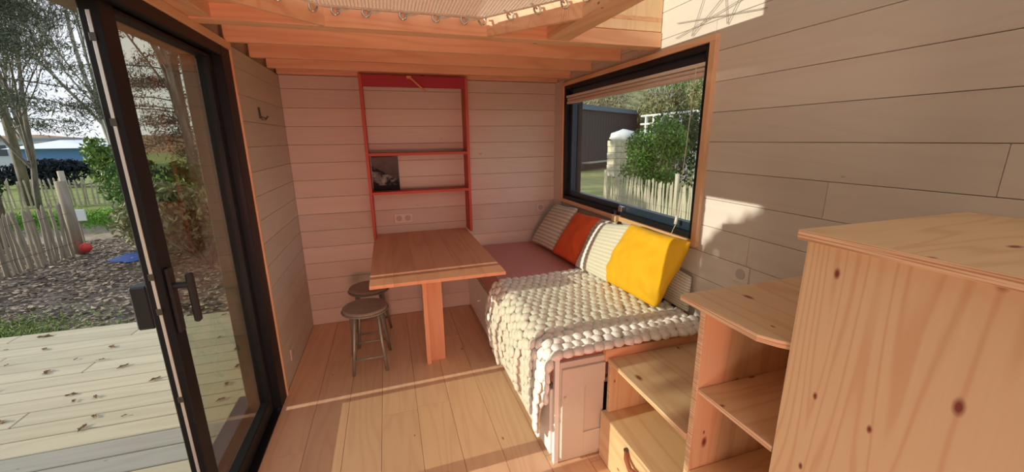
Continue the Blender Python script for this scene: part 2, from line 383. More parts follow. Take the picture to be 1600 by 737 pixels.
# ------------------------------------------------------------------ glazed door, left
d1 = root('door_1', (XL, 2.3, 0), 'black aluminium door frame with one closed glazed leaf', None, None, 'structure')
bm = bmesh.new()
bx(bm, XL-.085, XL+.004, 2.305, 2.421, -.04, 1.941, .003)           # jamb
bx(bm, XL-.16, XL+.004, .66, .74, -.04, 1.941, .003)
bx(bm, XL-.085, XL+.004, .70, 2.305, 1.895, 1.941, .003)
build('door_frame', bm, black, d1)
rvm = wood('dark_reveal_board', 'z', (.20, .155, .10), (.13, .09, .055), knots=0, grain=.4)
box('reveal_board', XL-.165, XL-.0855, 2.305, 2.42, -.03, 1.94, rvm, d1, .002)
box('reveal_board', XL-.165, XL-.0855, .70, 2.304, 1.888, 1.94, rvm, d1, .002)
bm = bmesh.new()
bx(bm, XL-.16, XL+.004, .70, 2.305, -.04, .008, .003)
for k in range(3): bx(bm, XL-.135+.03*k, XL-.12+.03*k, .70, 2.305, .008, .018, .002)
build('threshold', bm, black, d1)
box('sill', XL-.24, XL-.16, .62, 2.42, -.03, .05, navy, d1, .003)
leaf = bmesh.new()
LX0, LX1 = XL-.078, XL-.028
bx(leaf, LX0, LX1, 1.50, 1.575, .022, 1.93, .004); bx(leaf, LX0, LX1, 2.232, 2.272, .022, 1.89, .003)
bx(leaf, LX0, LX1, 1.575, 2.232, .022, .105, .004); bx(leaf, LX0, LX1, 1.575, 2.232, 1.872, 1.89, .004)
build('door_leaf', leaf, black, d1)
box('pane', XL-.056, XL-.050, 1.572, 2.234, .10, 1.875, dglass, d1, 0)
lf = [o for o in d1.children if o.name.startswith('door_leaf')][0]
bm = bmesh.new()
bx(bm, XL-.058, XL-.049, 1.497, 1.501, .05, 1.86, .0005)
build('strike_strip', bm, strip, lf)
bm = bmesh.new()
for z in (.25, .62, .95, 1.07, 1.55, 1.78): bx(bm, XL-.062, XL-.046, 1.4945, 1.499, z, z+.022, .001)
build('lock_bolt', bm, darksteel, lf)
# second leaf, opened outwards beyond the left edge of the view
PHI = math.radians(53)
def opened(bm):
    for v in bm.verts:
        a, b = v.co.x, v.co.y          # a along the leaf, b through it
        v.co.x = XL-.09-a*math.cos(PHI)+b*math.sin(PHI)*-1; v.co.y = .745+a*math.sin(PHI)-b*math.cos(PHI)
    bmesh.ops.recalc_face_normals(bm, faces=bm.faces); return bm
bm = bmesh.new()
bx(bm, 0, .06, 0, .05, .022, 1.89, .003); bx(bm, .71, .785, 0, .05, .022, 1.89, .003); bx(bm, .06, .71, 0, .05, .022, .105, .003); bx(bm, .06, .71, 0, .05, 1.872, 1.89, .002)
l2 = build('door_leaf', opened(bm), black, d1)
bm = bmesh.new(); bx(bm, .06, .71, .022, .028, .10, 1.875); build('pane', opened(bm), dglass, l2)
# handles
bm = bmesh.new(); bx(bm, LX1, LX1+.012, 1.515, 1.552, .87, 1.10, .003)
tube(bm, [(LX1+.01, 1.533, 1.035), (LX1+.06, 1.533, 1.035)], .011, 10)
bx(bm, LX1+.05, LX1+.07, 1.522, 1.545, .90, 1.075, .005)
build('door_handle', bm, blackm, lf)
bm = bmesh.new(); bx(bm, LX0-.05, LX0-.002, 1.505, 1.56, .90, 1.05, .005)
build('door_handle', bm, blackm, lf)
# ------------------------------------------------------------------ loft platform over the far end
lo = root('loft_platform', (.4, 2.7, 1.97), 'pine loft deck on joists above the far end of the room', 'loft')
box('trimmer', XL+.002, XR-.002, 1.985, 2.07, 1.972, 2.045, pine['x'], lo, .002)
for y in (2.378, 2.765, 3.12): box('joist', XL+.002, XR-.002, y, y+.034, 1.972, 2.095, pine['x'], lo, .002)
box('joist', XL+.002, XR-.002, 3.372, YB-.001, 1.972, 2.095, pine['x'], lo, .002)
for i, x in enumerate([XL+.002+k*.217 for k in range(10)]):
    box('floor_board', x+.001, min(x+.216, XR-.002), 1.99, YB-.002, 2.097, 2.12, pine['y'], lo, .002)
box('ledger', XL+.002, XL+.088, .9, 1.984, 1.976, 2.095, pine['y'], lo, .002)
box('joist', .805, .925, .6, 1.984, 1.974, 2.125, pine['y'], lo, .002)
def slabdiag(name, p, q, th, z0, z1, m):
    p, q = Vector(p), Vector(q); d = (q-p).normalized(); n = Vector((-d.y, d.x))*th
    bm = bmesh.new(); prism(bm, [tuple(p), tuple(q), tuple(q+n), tuple(p+n)], z0, z1, .0015); return build(name, bm, m, lo)
slabdiag('corner_brace', (.803, 1.60), (.50, 1.983), -.022, 1.972, 2.095, pine['x'])
slabdiag('corner_brace', (-.20, 1.983), (-.612, 1.585), -.022, 1.972, 2.095, pine['x'])
bm = bmesh.new(); prism(bm, [(.803, 1.62), (.803, 1.984), (.52, 1.984)], 2.03, 2.045); build('corner_panel', bm, redwood['x'] if False else pine['x'], lo)
bm = bmesh.new(); prism(bm, [(-.23, 1.984), (-.612, 1.984), (-.612, 1.62)], 2.03, 2.045); build('corner_panel', bm, pine['x'], lo)
box('guard_panel', .93, XR-.002, 1.992, 2.01, 2.05, 2.62, wood('pale_pine', 'z', (.86, .70, .44), (.72, .50, .27), (.3, .12, .06), .6, .4, kscale=8), lo, .002)
# hammock net with hooks
hn = root('hammock_net', (.2, 1.5, 2.045), 'cream woven hammock net laced to the loft opening with steel hooks', 'net')
poly = [(-.21, 1.925), (.47, 1.925), (.74, 1.60), (.74, .75), (-.56, .75), (-.56, 1.58)]
def netx(y):
    xs = []
    for (a, b), (c, d) in zip(poly, poly[1:]+poly[:1]):
        if (b-y)*(d-y) < 0: xs.append(a+(c-a)*(y-b)/(d-b))
    return min(xs), max(xs)
def nety(x):
    ys = []
    for (a, b), (c, d) in zip(poly, poly[1:]+poly[:1]):
        if (a-x)*(c-x) < 0: ys.append(b+(d-b)*(x-a)/(c-a))
    return min(ys), max(ys)
def nz_(x, y):
    u = (x-.09)/.65; v = (y-1.34)/.6
    return 2.036-.0*max(0, (1-u*u)*(1-v*v))+.012*max(0, 1-abs(v))
bm = bmesh.new()
def ribbon(pts, w, dirv):
    prev = None
    for p in pts:
        p = Vector(p); a = bm.verts.new(p-dirv*w); b = bm.verts.new(p+dirv*w); c = bm.verts.new(p+Vector((0, 0, -w*1.3)))
        if prev: bm.faces.new((prev[0], a, c, prev[2])); bm.faces.new((prev[2], c, b, prev[1])); bm.faces.new((prev[1], b, a, prev[0]))
        prev = (a, b, c)
x = -.55
while x < .735:
    a, b = nety(x+.0001); ribbon([(x, a+(b-a)*t/4, nz_(x, a+(b-a)*t/4)) for t in range(5)], 0.0022, Vector((1, 0, 0))); x += .0140
y = .76
while y < 1.92:
    a, b = netx(y+.0001); ribbon([(a+(b-a)*t/4, y, nz_(a+(b-a)*t/4, y)+.002) for t in range(5)], 0.0022, Vector((0, 1, 0))); y += .0085
tag(build('netting', bm, netm, hn), kind='stuff')
bm = bmesh.new(); tube(bm, [(a, b, nz_(a, b)) for a, b in poly+poly[:1]], .007, 8, caps=False); build('edge_rope', bm, rope, hn, True)
hooks = [(-.235, 1.945, 1), (-.155, 1.975, 0), (-.033, 1.975, 0), (.119, 1.975, 0), (.262, 1.975, 0), (.39, 1.975, 0), (.47, 1.96, 0), (.575, 1.855, 1), (.66, 1.745, 1), (.74, 1.645, 1), (.785, 1.55, 1), (.79, 1.40, 1), (-.34, 1.84, 1), (-.46, 1.72, 1)]
ring0 = None
for i, (x, y, k) in enumerate(hooks):
    z = 2.038
    if ring0 is None:
        bm = bmesh.new(); tube(bm, [(x+.015*math.cos(a), y-.010+.006*math.sin(a), z-.008+.019*math.sin(a)) for a in [j*.5236 for j in range(0, 13)]], .0045, 6, caps=False)
        tube(bm, [(x, y+.012, z+.01), (x, y-.004, z+.010)], .004, 6)
        ring0 = build('hook', bm, steel, hn, True); base = Vector((x, y, z)); off = Vector(ring0.location)
    else:
        o = ring0.copy(); COL.objects.link(o); o.parent = hn; o.location = off+(Vector((x, y, z))-base)
for (x, y, k) in hooks[1:6]:
    bm = bmesh.new(); tube(bm, [(x+.006, y-.012, 2.028), (x+.04, y-.03, 2.026), (x+.075, y-.042, 2.036), (x+.05, y-.04, 2.042), (x+.006, y-.012, 2.036)], .004, 6)
    build('lacing_cord', bm, rope, hn, True)
for (x, y, k) in hooks[7:12]:
    bm = bmesh.new(); tube(bm, [(x, y-.005, 2.034), (x-.04, y-.05, 2.036)], .004, 6); build('lacing_cord', bm, rope, hn, True)

# ------------------------------------------------------------------ wall shelf, book, table
sh = root('wall_shelf', (.25, 3.32, .74), 'red stained open wall shelf unit above the folding table', 'shelf')
SX0, SX1, SY = -.150, .650, 3.235
box('side_panel', SX0, SX0+.022, SY, YB-.001, .742, 1.968, redwood['z'], sh, .0015)
box('side_panel', SX1-.022, SX1, SY, YB-.001, .742, 1.968, redwood['z'], sh, .0015)
tag(box('top_rail', SX0+.022, SX1-.022, SY+.004, SY+.03, 1.885, 1.968, crimson, sh, .0015), 'crimson top rail')
for z in (1.385, 1.088): box('shelf', SX0+.022, SX1-.022, SY-.004, YB-.001, z, z+.021, redwood['x'], sh, .0015)
bm = bmesh.new(); tube(bm, [(.205, SY-.004, 1.962), (.32, SY-.03, 1.855)], .007, 8); bx(bm, .19, .225, SY-.012, SY+.004, 1.945, 1.965, .002)
tag(build('turn_latch', bm, beech['x'], sh), 'small wooden prop latch')
bk = root('photo_book', (0, 3.37, 1.109), 'book with a grey stormy sea photograph cover on the lower shelf', 'book')
cov = mat('sea_photo_cover', (.1, .1, .1), .6, spec=.15); b_ = cov.node_tree.nodes['Principled BSDF']
tcn = N(cov, 'ShaderNodeTexCoord'); sp_ = N(cov, 'ShaderNodeSeparateXYZ'); lk(cov, tcn.outputs['Object'], sp_.inputs[0])
nn = noise_(cov, coords(cov, (9, 9, 16), False), 1, 5, .6, .8)
zz = math_(cov, 'MULTIPLY_ADD', sp_.outputs['Z'], 3.7, .5)
sky_ = ramp(cov, math_(cov, 'MULTIPLY_ADD', nn, .5, math_(cov, 'MULTIPLY', zz, .5)), .35, (.05, .045, .045), .75, (.14, .125, .125))
wv = ramp(cov, nn, .46, (.010, .012, .015), .66, (.30, .31, .30))
hump = math_(cov, 'LESS_THAN', zz, math_(cov, 'SUBTRACT', .52, math_(cov, 'MULTIPLY', sp_.outputs['X'], 2.2)))
c1_ = mix(cov, hump, sky_, wv)
c1_ = mix(cov, math_(cov, 'LESS_THAN', zz, .17), c1_, (.008, .009, .012))
lk(cov, c1_, b_.inputs['Base Color'])
box('cover', -.118, .085, 3.345, 3.349, 1.109, 1.372, cov, bk, .0008)
box('page_block', -.116, .083, 3.349, 3.362, 1.111, 1.370, mat('paper', (.7, .66, .6), .8), bk, .0008)
def outlet(name, loc, ax_, label, n=1):
    r = root(name, loc, label, 'socket', None); x, y, z = loc
    w = .036*n
    plate = bmesh.new()
    if ax_ == 'y': bx(plate, x-w-.004, x+w+.004, y-.008, y, z-.04, z+.04, .003)
    else:
        s = .008 if x < 0 else -.008
        bx(plate, min(x, x+s), max(x, x+s), y-w-.004, y+w+.004, z-.04, z+.04, .003)
    p = build('cover_plate', plate, plastic, r)
    for k in range(n):
        bm = bmesh.new(); q = (k-(n-1)/2)*.071
        if ax_ == 'y': tube(bm, [(x+q, y-.004, z), (x+q, y-.0105, z)], .024, 20); tube(bm, [(x+q-.009, y-.005, z), (x+q-.009, y-.0115, z)], .003, 8); tube(bm, [(x+q+.009, y-.005, z), (x+q+.009, y-.0115, z)], .003, 8)
        else: tube(bm, [(x+s*.5, y+q, z), (x+s*1.3, y+q, z)], .024, 20)
        build('socket_face', bm, mat('socket_grey', (.42, .38, .34), .5), r)
    return r
outlet('wall_socket', (.095, YB-.001, .862), 'y', 'double ivory power socket on back wall inside the shelf unit', 2)
outlet('wall_socket', (1.33, YB-.001, .878), 'y', 'single power socket on back wall above the bench bed corner')
outlet('wall_socket', (XL+.001, 2.66, .16), 'x', 'low power socket on left wall near the floor')
outlet('wall_socket', (XR-.001, 1.30, .90), 'x', 'power socket on right wall behind the step treads')
tb = root('folding_table', (.23, 2.8, 0), 'wall mounted wooden folding table with one central leg', 'table')
TW = (.765/6)
for k in range(6):
    box('table_stave', -.146+k*TW+.0002, -.146+(k+1)*TW-.0002, 2.137, YB-.002, .720, .740, beech['y'], tb, .001)
bm = bmesh.new()   # front apron leg with curved shoulders
pts = [(.183, 0), (.283, 0), (.283, .60)]
for a in range(0, 7): t_ = a/6*math.pi/2; pts.append((.283+.075*(1-math.cos(t_)), .60+.118*math.sin(t_)))
pts += [(.105, .718)]
for a in range(1, 7): t_ = math.pi/2*(1-a/6); pts.append((.183-.075*(1-math.cos(t_)), .60+.118*math.sin(t_)))
pts = pts[:-1]
vs = []
for (px, pz) in pts: vs.append(bm.verts.new((px, 2.545, pz)))
vs2 = [bm.verts.new((v.co.x, 2.573, v.co.z)) for v in vs]
bm.faces.new(vs); bm.faces.new(vs2[::-1])
for i in range(len(vs)): j = (i+1) % len(vs); bm.faces.new((vs[i], vs2[i], vs2[j], vs[j]))
bmesh.ops.recalc_face_normals(bm, faces=bm.faces)
build('leg', bm, beech['z'], tb)
box('leg_brace', .152, .182, 2.50, 2.60, 0, .718, beech['z'], tb, .002)

# ------------------------------------------------------------------ stools
def make_stool(c, rz, label):
    r = root('folding_stool', (c[0], c[1], 0), label, 'stool', 'round folding stools by the table')
    bm = bmesh.new(); disc(bm, (0+c[0], c[1], .425), .142, .022, 32, .007); s = build('seat', bm, greyseat, r, False)
    bm = bmesh.new(); tube(bm, [(c[0]+.143*math.cos(a), c[1]+.143*math.sin(a), .424) for a in [k*math.pi/16 for k in range(33)]], .006, 8, caps=False); build('seat_rim', bm, greysteel, r, True)
    cx_, cy_ = c
    for sx_ in (-1, 1):
        bm = bmesh.new(); tube(bm, [(cx_+sx_*.105, cy_-.085, 0.0), (cx_+sx_*.088, cy_-.06, .18), (cx_+sx_*.072, cy_+.02, .40), (cx_+sx_*.070, cy_+.05, .42)], .0105, 8); build('leg', bm, greysteel, r, True)
        bm = bmesh.new(); tube(bm, [(cx_+sx_*.128, cy_+.19, 0.0), (cx_+sx_*.11, cy_+.12, .16), (cx_+sx_*.09, cy_-.02, .40), (cx_+sx_*.088, cy_-.05, .42)], .0105, 8); build('leg', bm, greysteel, r, True)
    bm = bmesh.new(); tube(bm, [(cx_-.094, cy_-.075, .105), (cx_+.094, cy_-.075, .105)], .007, 8); build('crossbar', bm, greysteel, r, True)
    bm = bmesh.new(); tube(bm, [(cx_-.115, cy_+.145, .115), (cx_+.115, cy_+.145, .115)], .007, 8); build('crossbar', bm, greysteel, r, True)
    return r
make_stool((-.216, 2.60), 0, 'grey round folding stool standing in front of the other stool')
make_stool((-.205, 2.97), 0, 'grey round folding stool half hidden under the folding table')

# ------------------------------------------------------------------ bench bed
bed = root('bench_bed', (1.05, 2.4, 0), 'white built in bench bed with drawers under the window', 'bed')
box('side_panel', .645, .665, 1.46, YB-.001, .03, .39, wlac, bed, .002)
box('plinth', .665, 1.47, 1.47, YB-.001, 0, .03, wlac, bed, .001)
box('corner_post', .637, .66, 1.44, 1.462, 0, .545, wlac, bed, .0015)
box('end_panel', .662, .885, 1.441, 1.462, .004, .53, shaded_lac, bed, .0015)
bm = bmesh.new()
rr = (.700, .900, .10, .42)
box('slat_base', .665, 1.47, 1.47, YB-.001, .365, .389, stair['y'], bed, .001)
for i, (y0, y1) in enumerate(((1.47, 2.10), (2.106, 2.74), (2.746, 3.385))):
    d = box('drawer_front', .627, .645, y0, y1, .035, .385, wlac, bed, .003)
    if i: 
        bm = bmesh.new(); ym = (y0+y1)/2-.09 if i == 2 else (y0+y1)/2
        tube(bm, [(.627, ym-.05, .235), (.607, ym-.05, .235), (.607, ym+.05, .235), (.627, ym+.05, .235)], .005, 8); build('drawer_handle', bm, wlac, d)
bm = bmesh.new(); rectf = ((.672, .785), (.885, .8851))
d = bmesh.new()
bx(d, .668, .782, 1.427, 1.441, .03, .50, .002); bx(d, .782, .884, 1.427, 1.441, .03, .15, .002); bx(d, .782, .884, 1.427, 1.441, .405, .50, .002); bx(d, .782, .884, 1.436, 1.441, .15, .405)
dd = build('cabinet_door', d, shaded_lac, bed)
bm = bmesh.new(); tube(bm, [(.680, 1.427, .362), (.680, 1.419, .362)], .005, 12); build('door_knob', bm, steel, dd)
box('end_rail', .885, 1.472, 1.428, 1.462, .50, .56, pine['x'], bed, .002)
mt = bmesh.new(); bx(mt, .640, 1.470, 1.466, YB-.004, .391, .565, .022)
tag(build('mattress', mt, pink, None, False), 'dusty rose mattress on the white bench bed', 'mattress')

# ------------------------------------------------------------------ cushions
def pillow(name, TL, TR, BR, BL, th, m, label, group=None, rib=None, res=28, wr=.0, piping=None, seam=None):
    TL, TR, BR, BL = map(Vector, (TL, TR, BR, BL)); n = ((TR-BL).cross(TL-BR)).normalized()
    if n.x > 0: n = -n
    c = (TL+TR+BR+BL)/4
    bm = bmesh.new(); uv = bm.loops.layers.uv.new('UV'); g = {}
    for s in (1, -1):
        for i in range(res+1):
            for j in range(res+1):
                if s < 0 and (i in (0, res) or j in (0, res)): g[s, i, j] = g[1, i, j]; continue
                u, v = i/res, j/res; a, b = 2*u-1, 2*v-1
                pin = 1-.07*(1-a*a)*0
                kc = 1-.055*(abs(a)*abs(b))**5; uu = .5+a*.5*kc*(1-.06*(1-b*b)*abs(a)**2); vv = .5+b*.5*kc*(1-.06*(1-a*a)*abs(b)**2)
                p = BL.lerp(BR, uu).lerp(TL.lerp(TR, uu), vv)
                h = (max(0, (1-a*a)*(1-b*b)))**.42*th
                if rib: h += rib[1]*math.sin(rib[0]*2*math.pi*(v if rib[2] == 'v' else u))*min(1, 6*(1-a*a))*min(1, 6*(1-b*b))
                if wr: 
                    q = noise.noise(Vector((u*3.1+wr*9, v*3.3, s)))+.5*noise.noise(Vector((u*7.1, v*6.3+wr*5, s)))
                    dcor = abs(u-v)
                    rr_ = math.hypot(u-.92, v-.1); fold_ = math.sin(math.atan2(v-.02, u-1.02)*9+3*noise.noise(Vector((u*2, v*2, 5))))*math.exp(-rr_*2.2)
                    h += (q*.020*wr/.7+fold_*.010*wr)*min(1, 4*(1-a*a)*(1-b*b)+.2)
                g[s, i, j] = bm.verts.new(p+n*h*s)
    for s in (1, -1):
        for i in range(res):
            for j in range(res):
                q = [(i, j), (i+1, j), (i+1, j+1), (i, j+1)]
                if s < 0: q = q[::-1]
                f = bm.faces.new([g[s, a, b] for a, b in q])
                for l, (a, b) in zip(f.loops, q): l[uv].uv = (a/res, b/res)
    bmesh.ops.recalc_face_normals(bm, faces=bm.faces)
    o = build(name, bm, m, None, True); tag(o, label, 'cushion', group)
    bm = bmesh.new(); ed = [BL.lerp(BR, t/8) for t in range(8)]+[BR.lerp(TR, t/8) for t in range(8)]+[TR.lerp(TL, t/8) for t in range(8)]+[TL.lerp(BL, t/8) for t in range(9)]
    bm.free()
    return o
Z0 = .578
pillow('cushion', (1.425, 3.26, .93), (1.425, 2.80, .965), (1.245, 2.85, Z0+.01), (1.195, 3.30, Z0+.005), .06, ribA, 'cream ribbed cushion farthest along the bench, against the back corner', None, (13, .004, 'v'))
pillow('cushion', (1.405, 2.79, .94), (1.42, 2.42, .955), (1.245, 2.46, Z0+.015), (1.225, 2.89, Z0+.01), .055, orange, 'burnt orange cushion leaning on the ribbed cream cushion', wr=.3)
pillow('cushion', (1.43, 2.62, .94), (1.435, 2.25, .96), (1.31, 2.2, Z0+.01), (1.265, 2.56, Z0+.01), .05, ribA, 'cream ribbed cushion squeezed between the orange and white cushions', None, (14, .004, 'v'))
pillow('cushion', (1.39, 2.42, .93), (1.42, 2.02, .99), (1.27, 2.06, Z0+.02), (1.22, 2.46, Z0+.02), .06, ribB, 'white knitted cushion with fine ribs left of the yellow cushion', None, (16, .003, 'v'))
pillow('cushion', (1.45, 1.88, .84), (1.45, 1.56, .80), (1.43, 1.54, Z0+.03), (1.43, 1.90, Z0+.03), .025, ribA, 'beige cushion mostly hidden behind the yellow cushion', None)
pillow('cushion', (1.385, 2.04, 1.0), (1.40, 1.525, 1.005), (1.30, 1.63, Z0+.03), (1.275, 2.18, Z0+.02), .075, yellow, 'mustard yellow cushion in front, nearest the steps', wr=.7, res=36)

# ------------------------------------------------------------------ chunky blanket
blk = root('knit_blanket', (.9, 1.9, .57), 'chunky cream bobble knit blanket draped over the bench bed edge', 'blanket')
BY0, BY1 = 1.415, 2.37
def bsurf(s, t):
    """s: 0..L from the wall edge to the hanging hem; t 0..1 along y. returns position"""
    y = BY0+(BY1-BY0)*t
    topL = 1.432-.625; xr = 1.432
    skew = .05*math.sin(t*5)+.02*math.sin(t*13)
    if s < topL-.03:
        x = xr-s; z = .588+.006*math.sin(7*x+5*y)
        yy = y + (.0 if t < .5 else -(xr-x)*0)
        return Vector((x, yy, z))
    q = s-(topL-.03)
    r_ = .05
    if q < r_*1.5:
        a = q/r_; a = min(a, 1.57)
        x = xr-(topL-.03)-r_*math.sin(a); z = .588-r_*(1-math.cos(a))
        return Vector((x, y, z))
    dq = q-r_*1.5
    fold = .022*math.sin(t*17+.6)+.012*math.sin(t*37)
    x = xr-(topL-.03)-r_+.0-(.016+fold*.8)*min(1, dq*6)
    z = .588-r_-dq
    return Vector((min(x, .597)-.02*math.sin(min(1, dq/.4)*3.14)*t, y+.12*t*t*min(1, dq/.22)-.03*dq*(t-.3), z))
def blen(t):
    # hanging length profile (photo: long at the far edge and again near the corner)
    return 1.24+.025*math.sin(t*9+1)-.24*math.exp(-(t/.05)**2)-.03*math.exp(-((t-.5)/.12)**2)
bm = bmesh.new(); NS, NT = 64, 44; gr = {}
for i in range(NT+1):
    t = i/NT
    for j in range(NS+1): gr[i, j] = bm.verts.new(bsurf(blen(t)*j/NS, t)+Vector((0, 0, -.004)))
for i in range(NT):
    for j in range(NS): bm.faces.new((gr[i, j], gr[i+1, j], gr[i+1, j+1], gr[i, j+1]))
bmesh.ops.recalc_face_normals(bm, faces=bm.faces)
bmesh.ops.solidify(bm, geom=bm.faces[:], thickness=.008)
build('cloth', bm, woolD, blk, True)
bm = bmesh.new(); step = .050
tmpl = bmesh.new(); bmesh.ops.create_icosphere(tmpl, subdivisions=2, radius=1); tv = [v.co.copy() for v in tmpl.verts]; tf = [[v.index for v in f.verts] for f in tmpl.faces]; tmpl.free()
verts, faces = [], []
ny = int((BY1-BY0)/step)
for i in range(ny+1):
    t = i/ny
    L = blen(t); n = int(L/step)
    for j in range(n+1):
        s = (j+(.5 if i % 2 else 0))*step
        if s > L: continue
        p = bsurf(s, t); ds = bsurf(min(s+.01, L+.02), t)-bsurf(max(s-.01, 0), t); dt = Vector((0, 1, 0)); nrm = ds.normalized().cross(dt).normalized()
        if nrm.z < -.01 or nrm.x > .5: nrm = -nrm
        hang = s > .88
        r_ = step*(.60 if not hang else .62); fl = .62 if not hang else .34
        p = p+nrm*.006+Vector((rnd.uniform(-.005, .005), rnd.uniform(-.005, .005), 0))
        dsn = ds.normalized(); dtt = nrm.cross(dsn); k0 = len(verts); ph = rnd.random()*6
        for c in tv:
            w = 1+.22*noise.noise(c*1.9+Vector((ph, i, j)))+.07*math.sin(c.x*9+ph)
            verts.append(p+(dsn*c.x+dtt*c.y)*r_*w+nrm*c.z*r_*fl*w)
        faces += [[a+k0 for a in f] for f in tf]
for f_ in faces: pass
me = bpy.data.meshes.new('bobbles'); me.from_pydata([tuple(v-Vector((.9, 1.9, .57))) for v in verts], [], faces); me.materials.append(wool)
for p in me.polygons: p.use_smooth = True
tag(link('bobbles', me, (.9, 1.9, .57), blk), kind='stuff')

# ------------------------------------------------------------------ storage steps
def plyboard(name, x0, x1, y0, y1, z0, z1, ax_, par, edge='x'):
    bm = bmesh.new(); bx(bm, x0, x1, y0, y1, z0, z1, .0012)
    bm.normal_update()
    for f in bm.faces:
        n = f.normal
        big = {'z': abs(n.z), 'x': abs(n.x), 'y': abs(n.y)}[edge]
        f.material_index = 0 if big > .9 else 1
    o = build(name, bm, [stair[ax_], ply], par); return o
XW = XR-.001
s1 = root('storage_step', (1.18, 1.18, 0), 'lowest plywood step box with a leather strap drawer and open shelf', 'step', 'storage steps along the right wall')
plyboard('side_panel', .893, XW, 1.401, 1.421, .252, .499, 'z', s1, 'y')
plyboard('tread', .893, XW, .922, 1.424, .499, .519, 'y', s1, 'z')
plyboard('box_top', .868, XW, .922, 1.424, .232, .251, 'y', s1, 'z')
dr = plyboard('drawer_front', .868, .886, .924, 1.424, .004, .231, 'y', s1, 'x')
box('carcass', .887, XW, .924, 1.424, .004, .23, stair['z'], s1, .001)
bm = bmesh.new()
for k in range(9):
    pass
pt = [(.866, 1.20, .220), (.850, 1.18, .200), (.842, 1.14, .186), (.850, 1.10, .190), (.866, 1.075, .212)]
tube(bm, pt, .011, 8); build('leather_handle', bm, leather, dr, True)
for y, z in ((1.20, .220), (1.075, .212)):
    bm = bmesh.new(); tube(bm, [(.868, y, z), (.856, y, z)], .012, 10); build('rivet', bm, darksteel, dr)
s2 = root('storage_step', (1.18, .78, 0), 'middle plywood step with open shelf compartments', 'step', 'storage steps along the right wall')
plyboard('side_panel', .898, XW, .900, .921, 0, .984, 'z', s2, 'y')
bm = bmesh.new()
prism(bm, [(.872, .985), (XW, .985), (XW, .637), (.915, .637), (.895, .660), (.872, .700)], .985, 1.005, .0012); bm.normal_update()
for f in bm.faces: f.material_index = 0 if abs(f.normal.z) > .9 else 1
build('tread', bm, [stair['y'], ply], s2)
plyboard('shelf', .903, XW, .637, .899, .690, .708, 'x', s2, 'z')
plyboard('shelf', .903, XW, .637, .899, .372, .390, 'x', s2, 'z')
plyboard('shelf', .903, XW, .637, .899, .02, .038, 'x', s2, 'z')
box('back_panel', XW-.012, XW, .637, .899, .04, .984, stair['z'], s2, 0)
s3 = root('storage_step', (1.18, .25, 0), 'tallest pine cabinet step in the right foreground', 'step', 'storage steps along the right wall')
bigm = wood('cabinet_side_pine', 'z', (.68, .56, .35), (.56, .36, .19), (.20, .045, .03), .95, .62, .5, rings=15, kscale=9.5, krad=.006, sharp=4)
box('side_panel', .900, .921, -.30, .633, 0, 1.2725, bigm, s3, .0015)
box('front_panel', .921, XW, .613, .633, 0, 1.2725, stair['z'], s3, .001)
plyboard('tread', .870, XW, -.32, .637, 1.273, 1.295, 'x', s3, 'z')
# coat hook
hk = root('coat_hook', (XL, 2.8, 1.64), 'small dark metal coat hook on the left wall', 'hook')
bm = bmesh.new(); tube(bm, [(XL+.004, 2.785, 1.695), (XL+.006, 2.785, 1.65), (XL+.012, 2.787, 1.628), (XL+.03, 2.79, 1.628), (XL+.042, 2.793, 1.65)], .004, 8)
tube(bm, [(XL+.008, 2.785, 1.645), (XL+.03, 2.80, 1.637), (XL+.04, 2.81, 1.648)], .004, 8); build('prongs', bm, darksteel, hk, True)
bm = bmesh.new(); bx(bm, XL+.0005, XL+.005, 2.775, 2.797, 1.635, 1.70, .002); build('back_plate', bm, darksteel, hk)
# casings for the added fill lights, all out of view
cl = root('ceiling_fill_casing', (.4, -.9, 2.72), 'flat casing of an added ceiling fill light behind the camera', 'fill_light')
box('housing', -.42, 1.22, -1.62, -.18, 2.73, 2.76, wlac, cl, .004)
fl = root('floor_fill_casing', (-.1, -1.8, 0), 'low casing of an added rose tinted fill light behind the camera', 'fill_light')
box('stand', -.14, -.06, -1.84, -1.78, 0, .55, blackm, fl, .003)
box('shade', -.42, .22, -1.84, -1.76, .5, 1.0, wlac, fl, .01)
ul = root('up_fill_casing', (-.1, .3, 0), 'square casing of an added upward fill light below the view', 'fill_light')
box('base', -.3, .1, .15, .5, 0, .10, blackm, ul, .01)
cl2 = root('ceiling_fill_casing', (.4, 1.0, 3.2), 'flat casing of an added fill light above the net opening', 'fill_light')
box('housing', -.32, 1.12, .48, 1.52, 3.18, 3.21, wlac, cl2, .004)

#EXTERIOR#
# ------------------------------------------------------------------ outside: deck, ground, gardens
GZ = -.5
dk = root('deck', (-2.5, 1.5, -.1), 'pale timber deck of cross boards outside the glazed door', None, None, 'structure')
for k in range(46):
    y1 = 4.195-k*.1475; y0 = y1-.1395
    gm = deckg if k in (12, 13) else deckm  # shaded band across the deck painted in by greyer boards
    xj = (-3.1, -2.2, -4.0, -2.9)[k % 4]
    box('plank', xj+.002, -.945, y0, y1, -.108, -.08, gm, dk, .0045); box('plank', -6.2, xj-.002, y0, y1, -.108, -.08, gm, dk, .0045)
box('bearer', -6.15, -.95, 4.10, 4.16, -.5, -.109, deckg, dk, 0)
box('underside', -6.15, -.95, -2.5, 4.08, -.14, -.112, gapm, dk, 0)
groundm = noisy('mulch_ground', (.10, .075, .055), (.28, .215, .16), 3.5, .95, 8, .35, .65, .02, 30)
lawnm = noisy('lawn', (.16, .20, .045), (.30, .34, .09), 2, .95, 6)
gravelm = noisy('pale_mulch', (.34, .26, .18), (.50, .40, .29), 6, .95, 6)
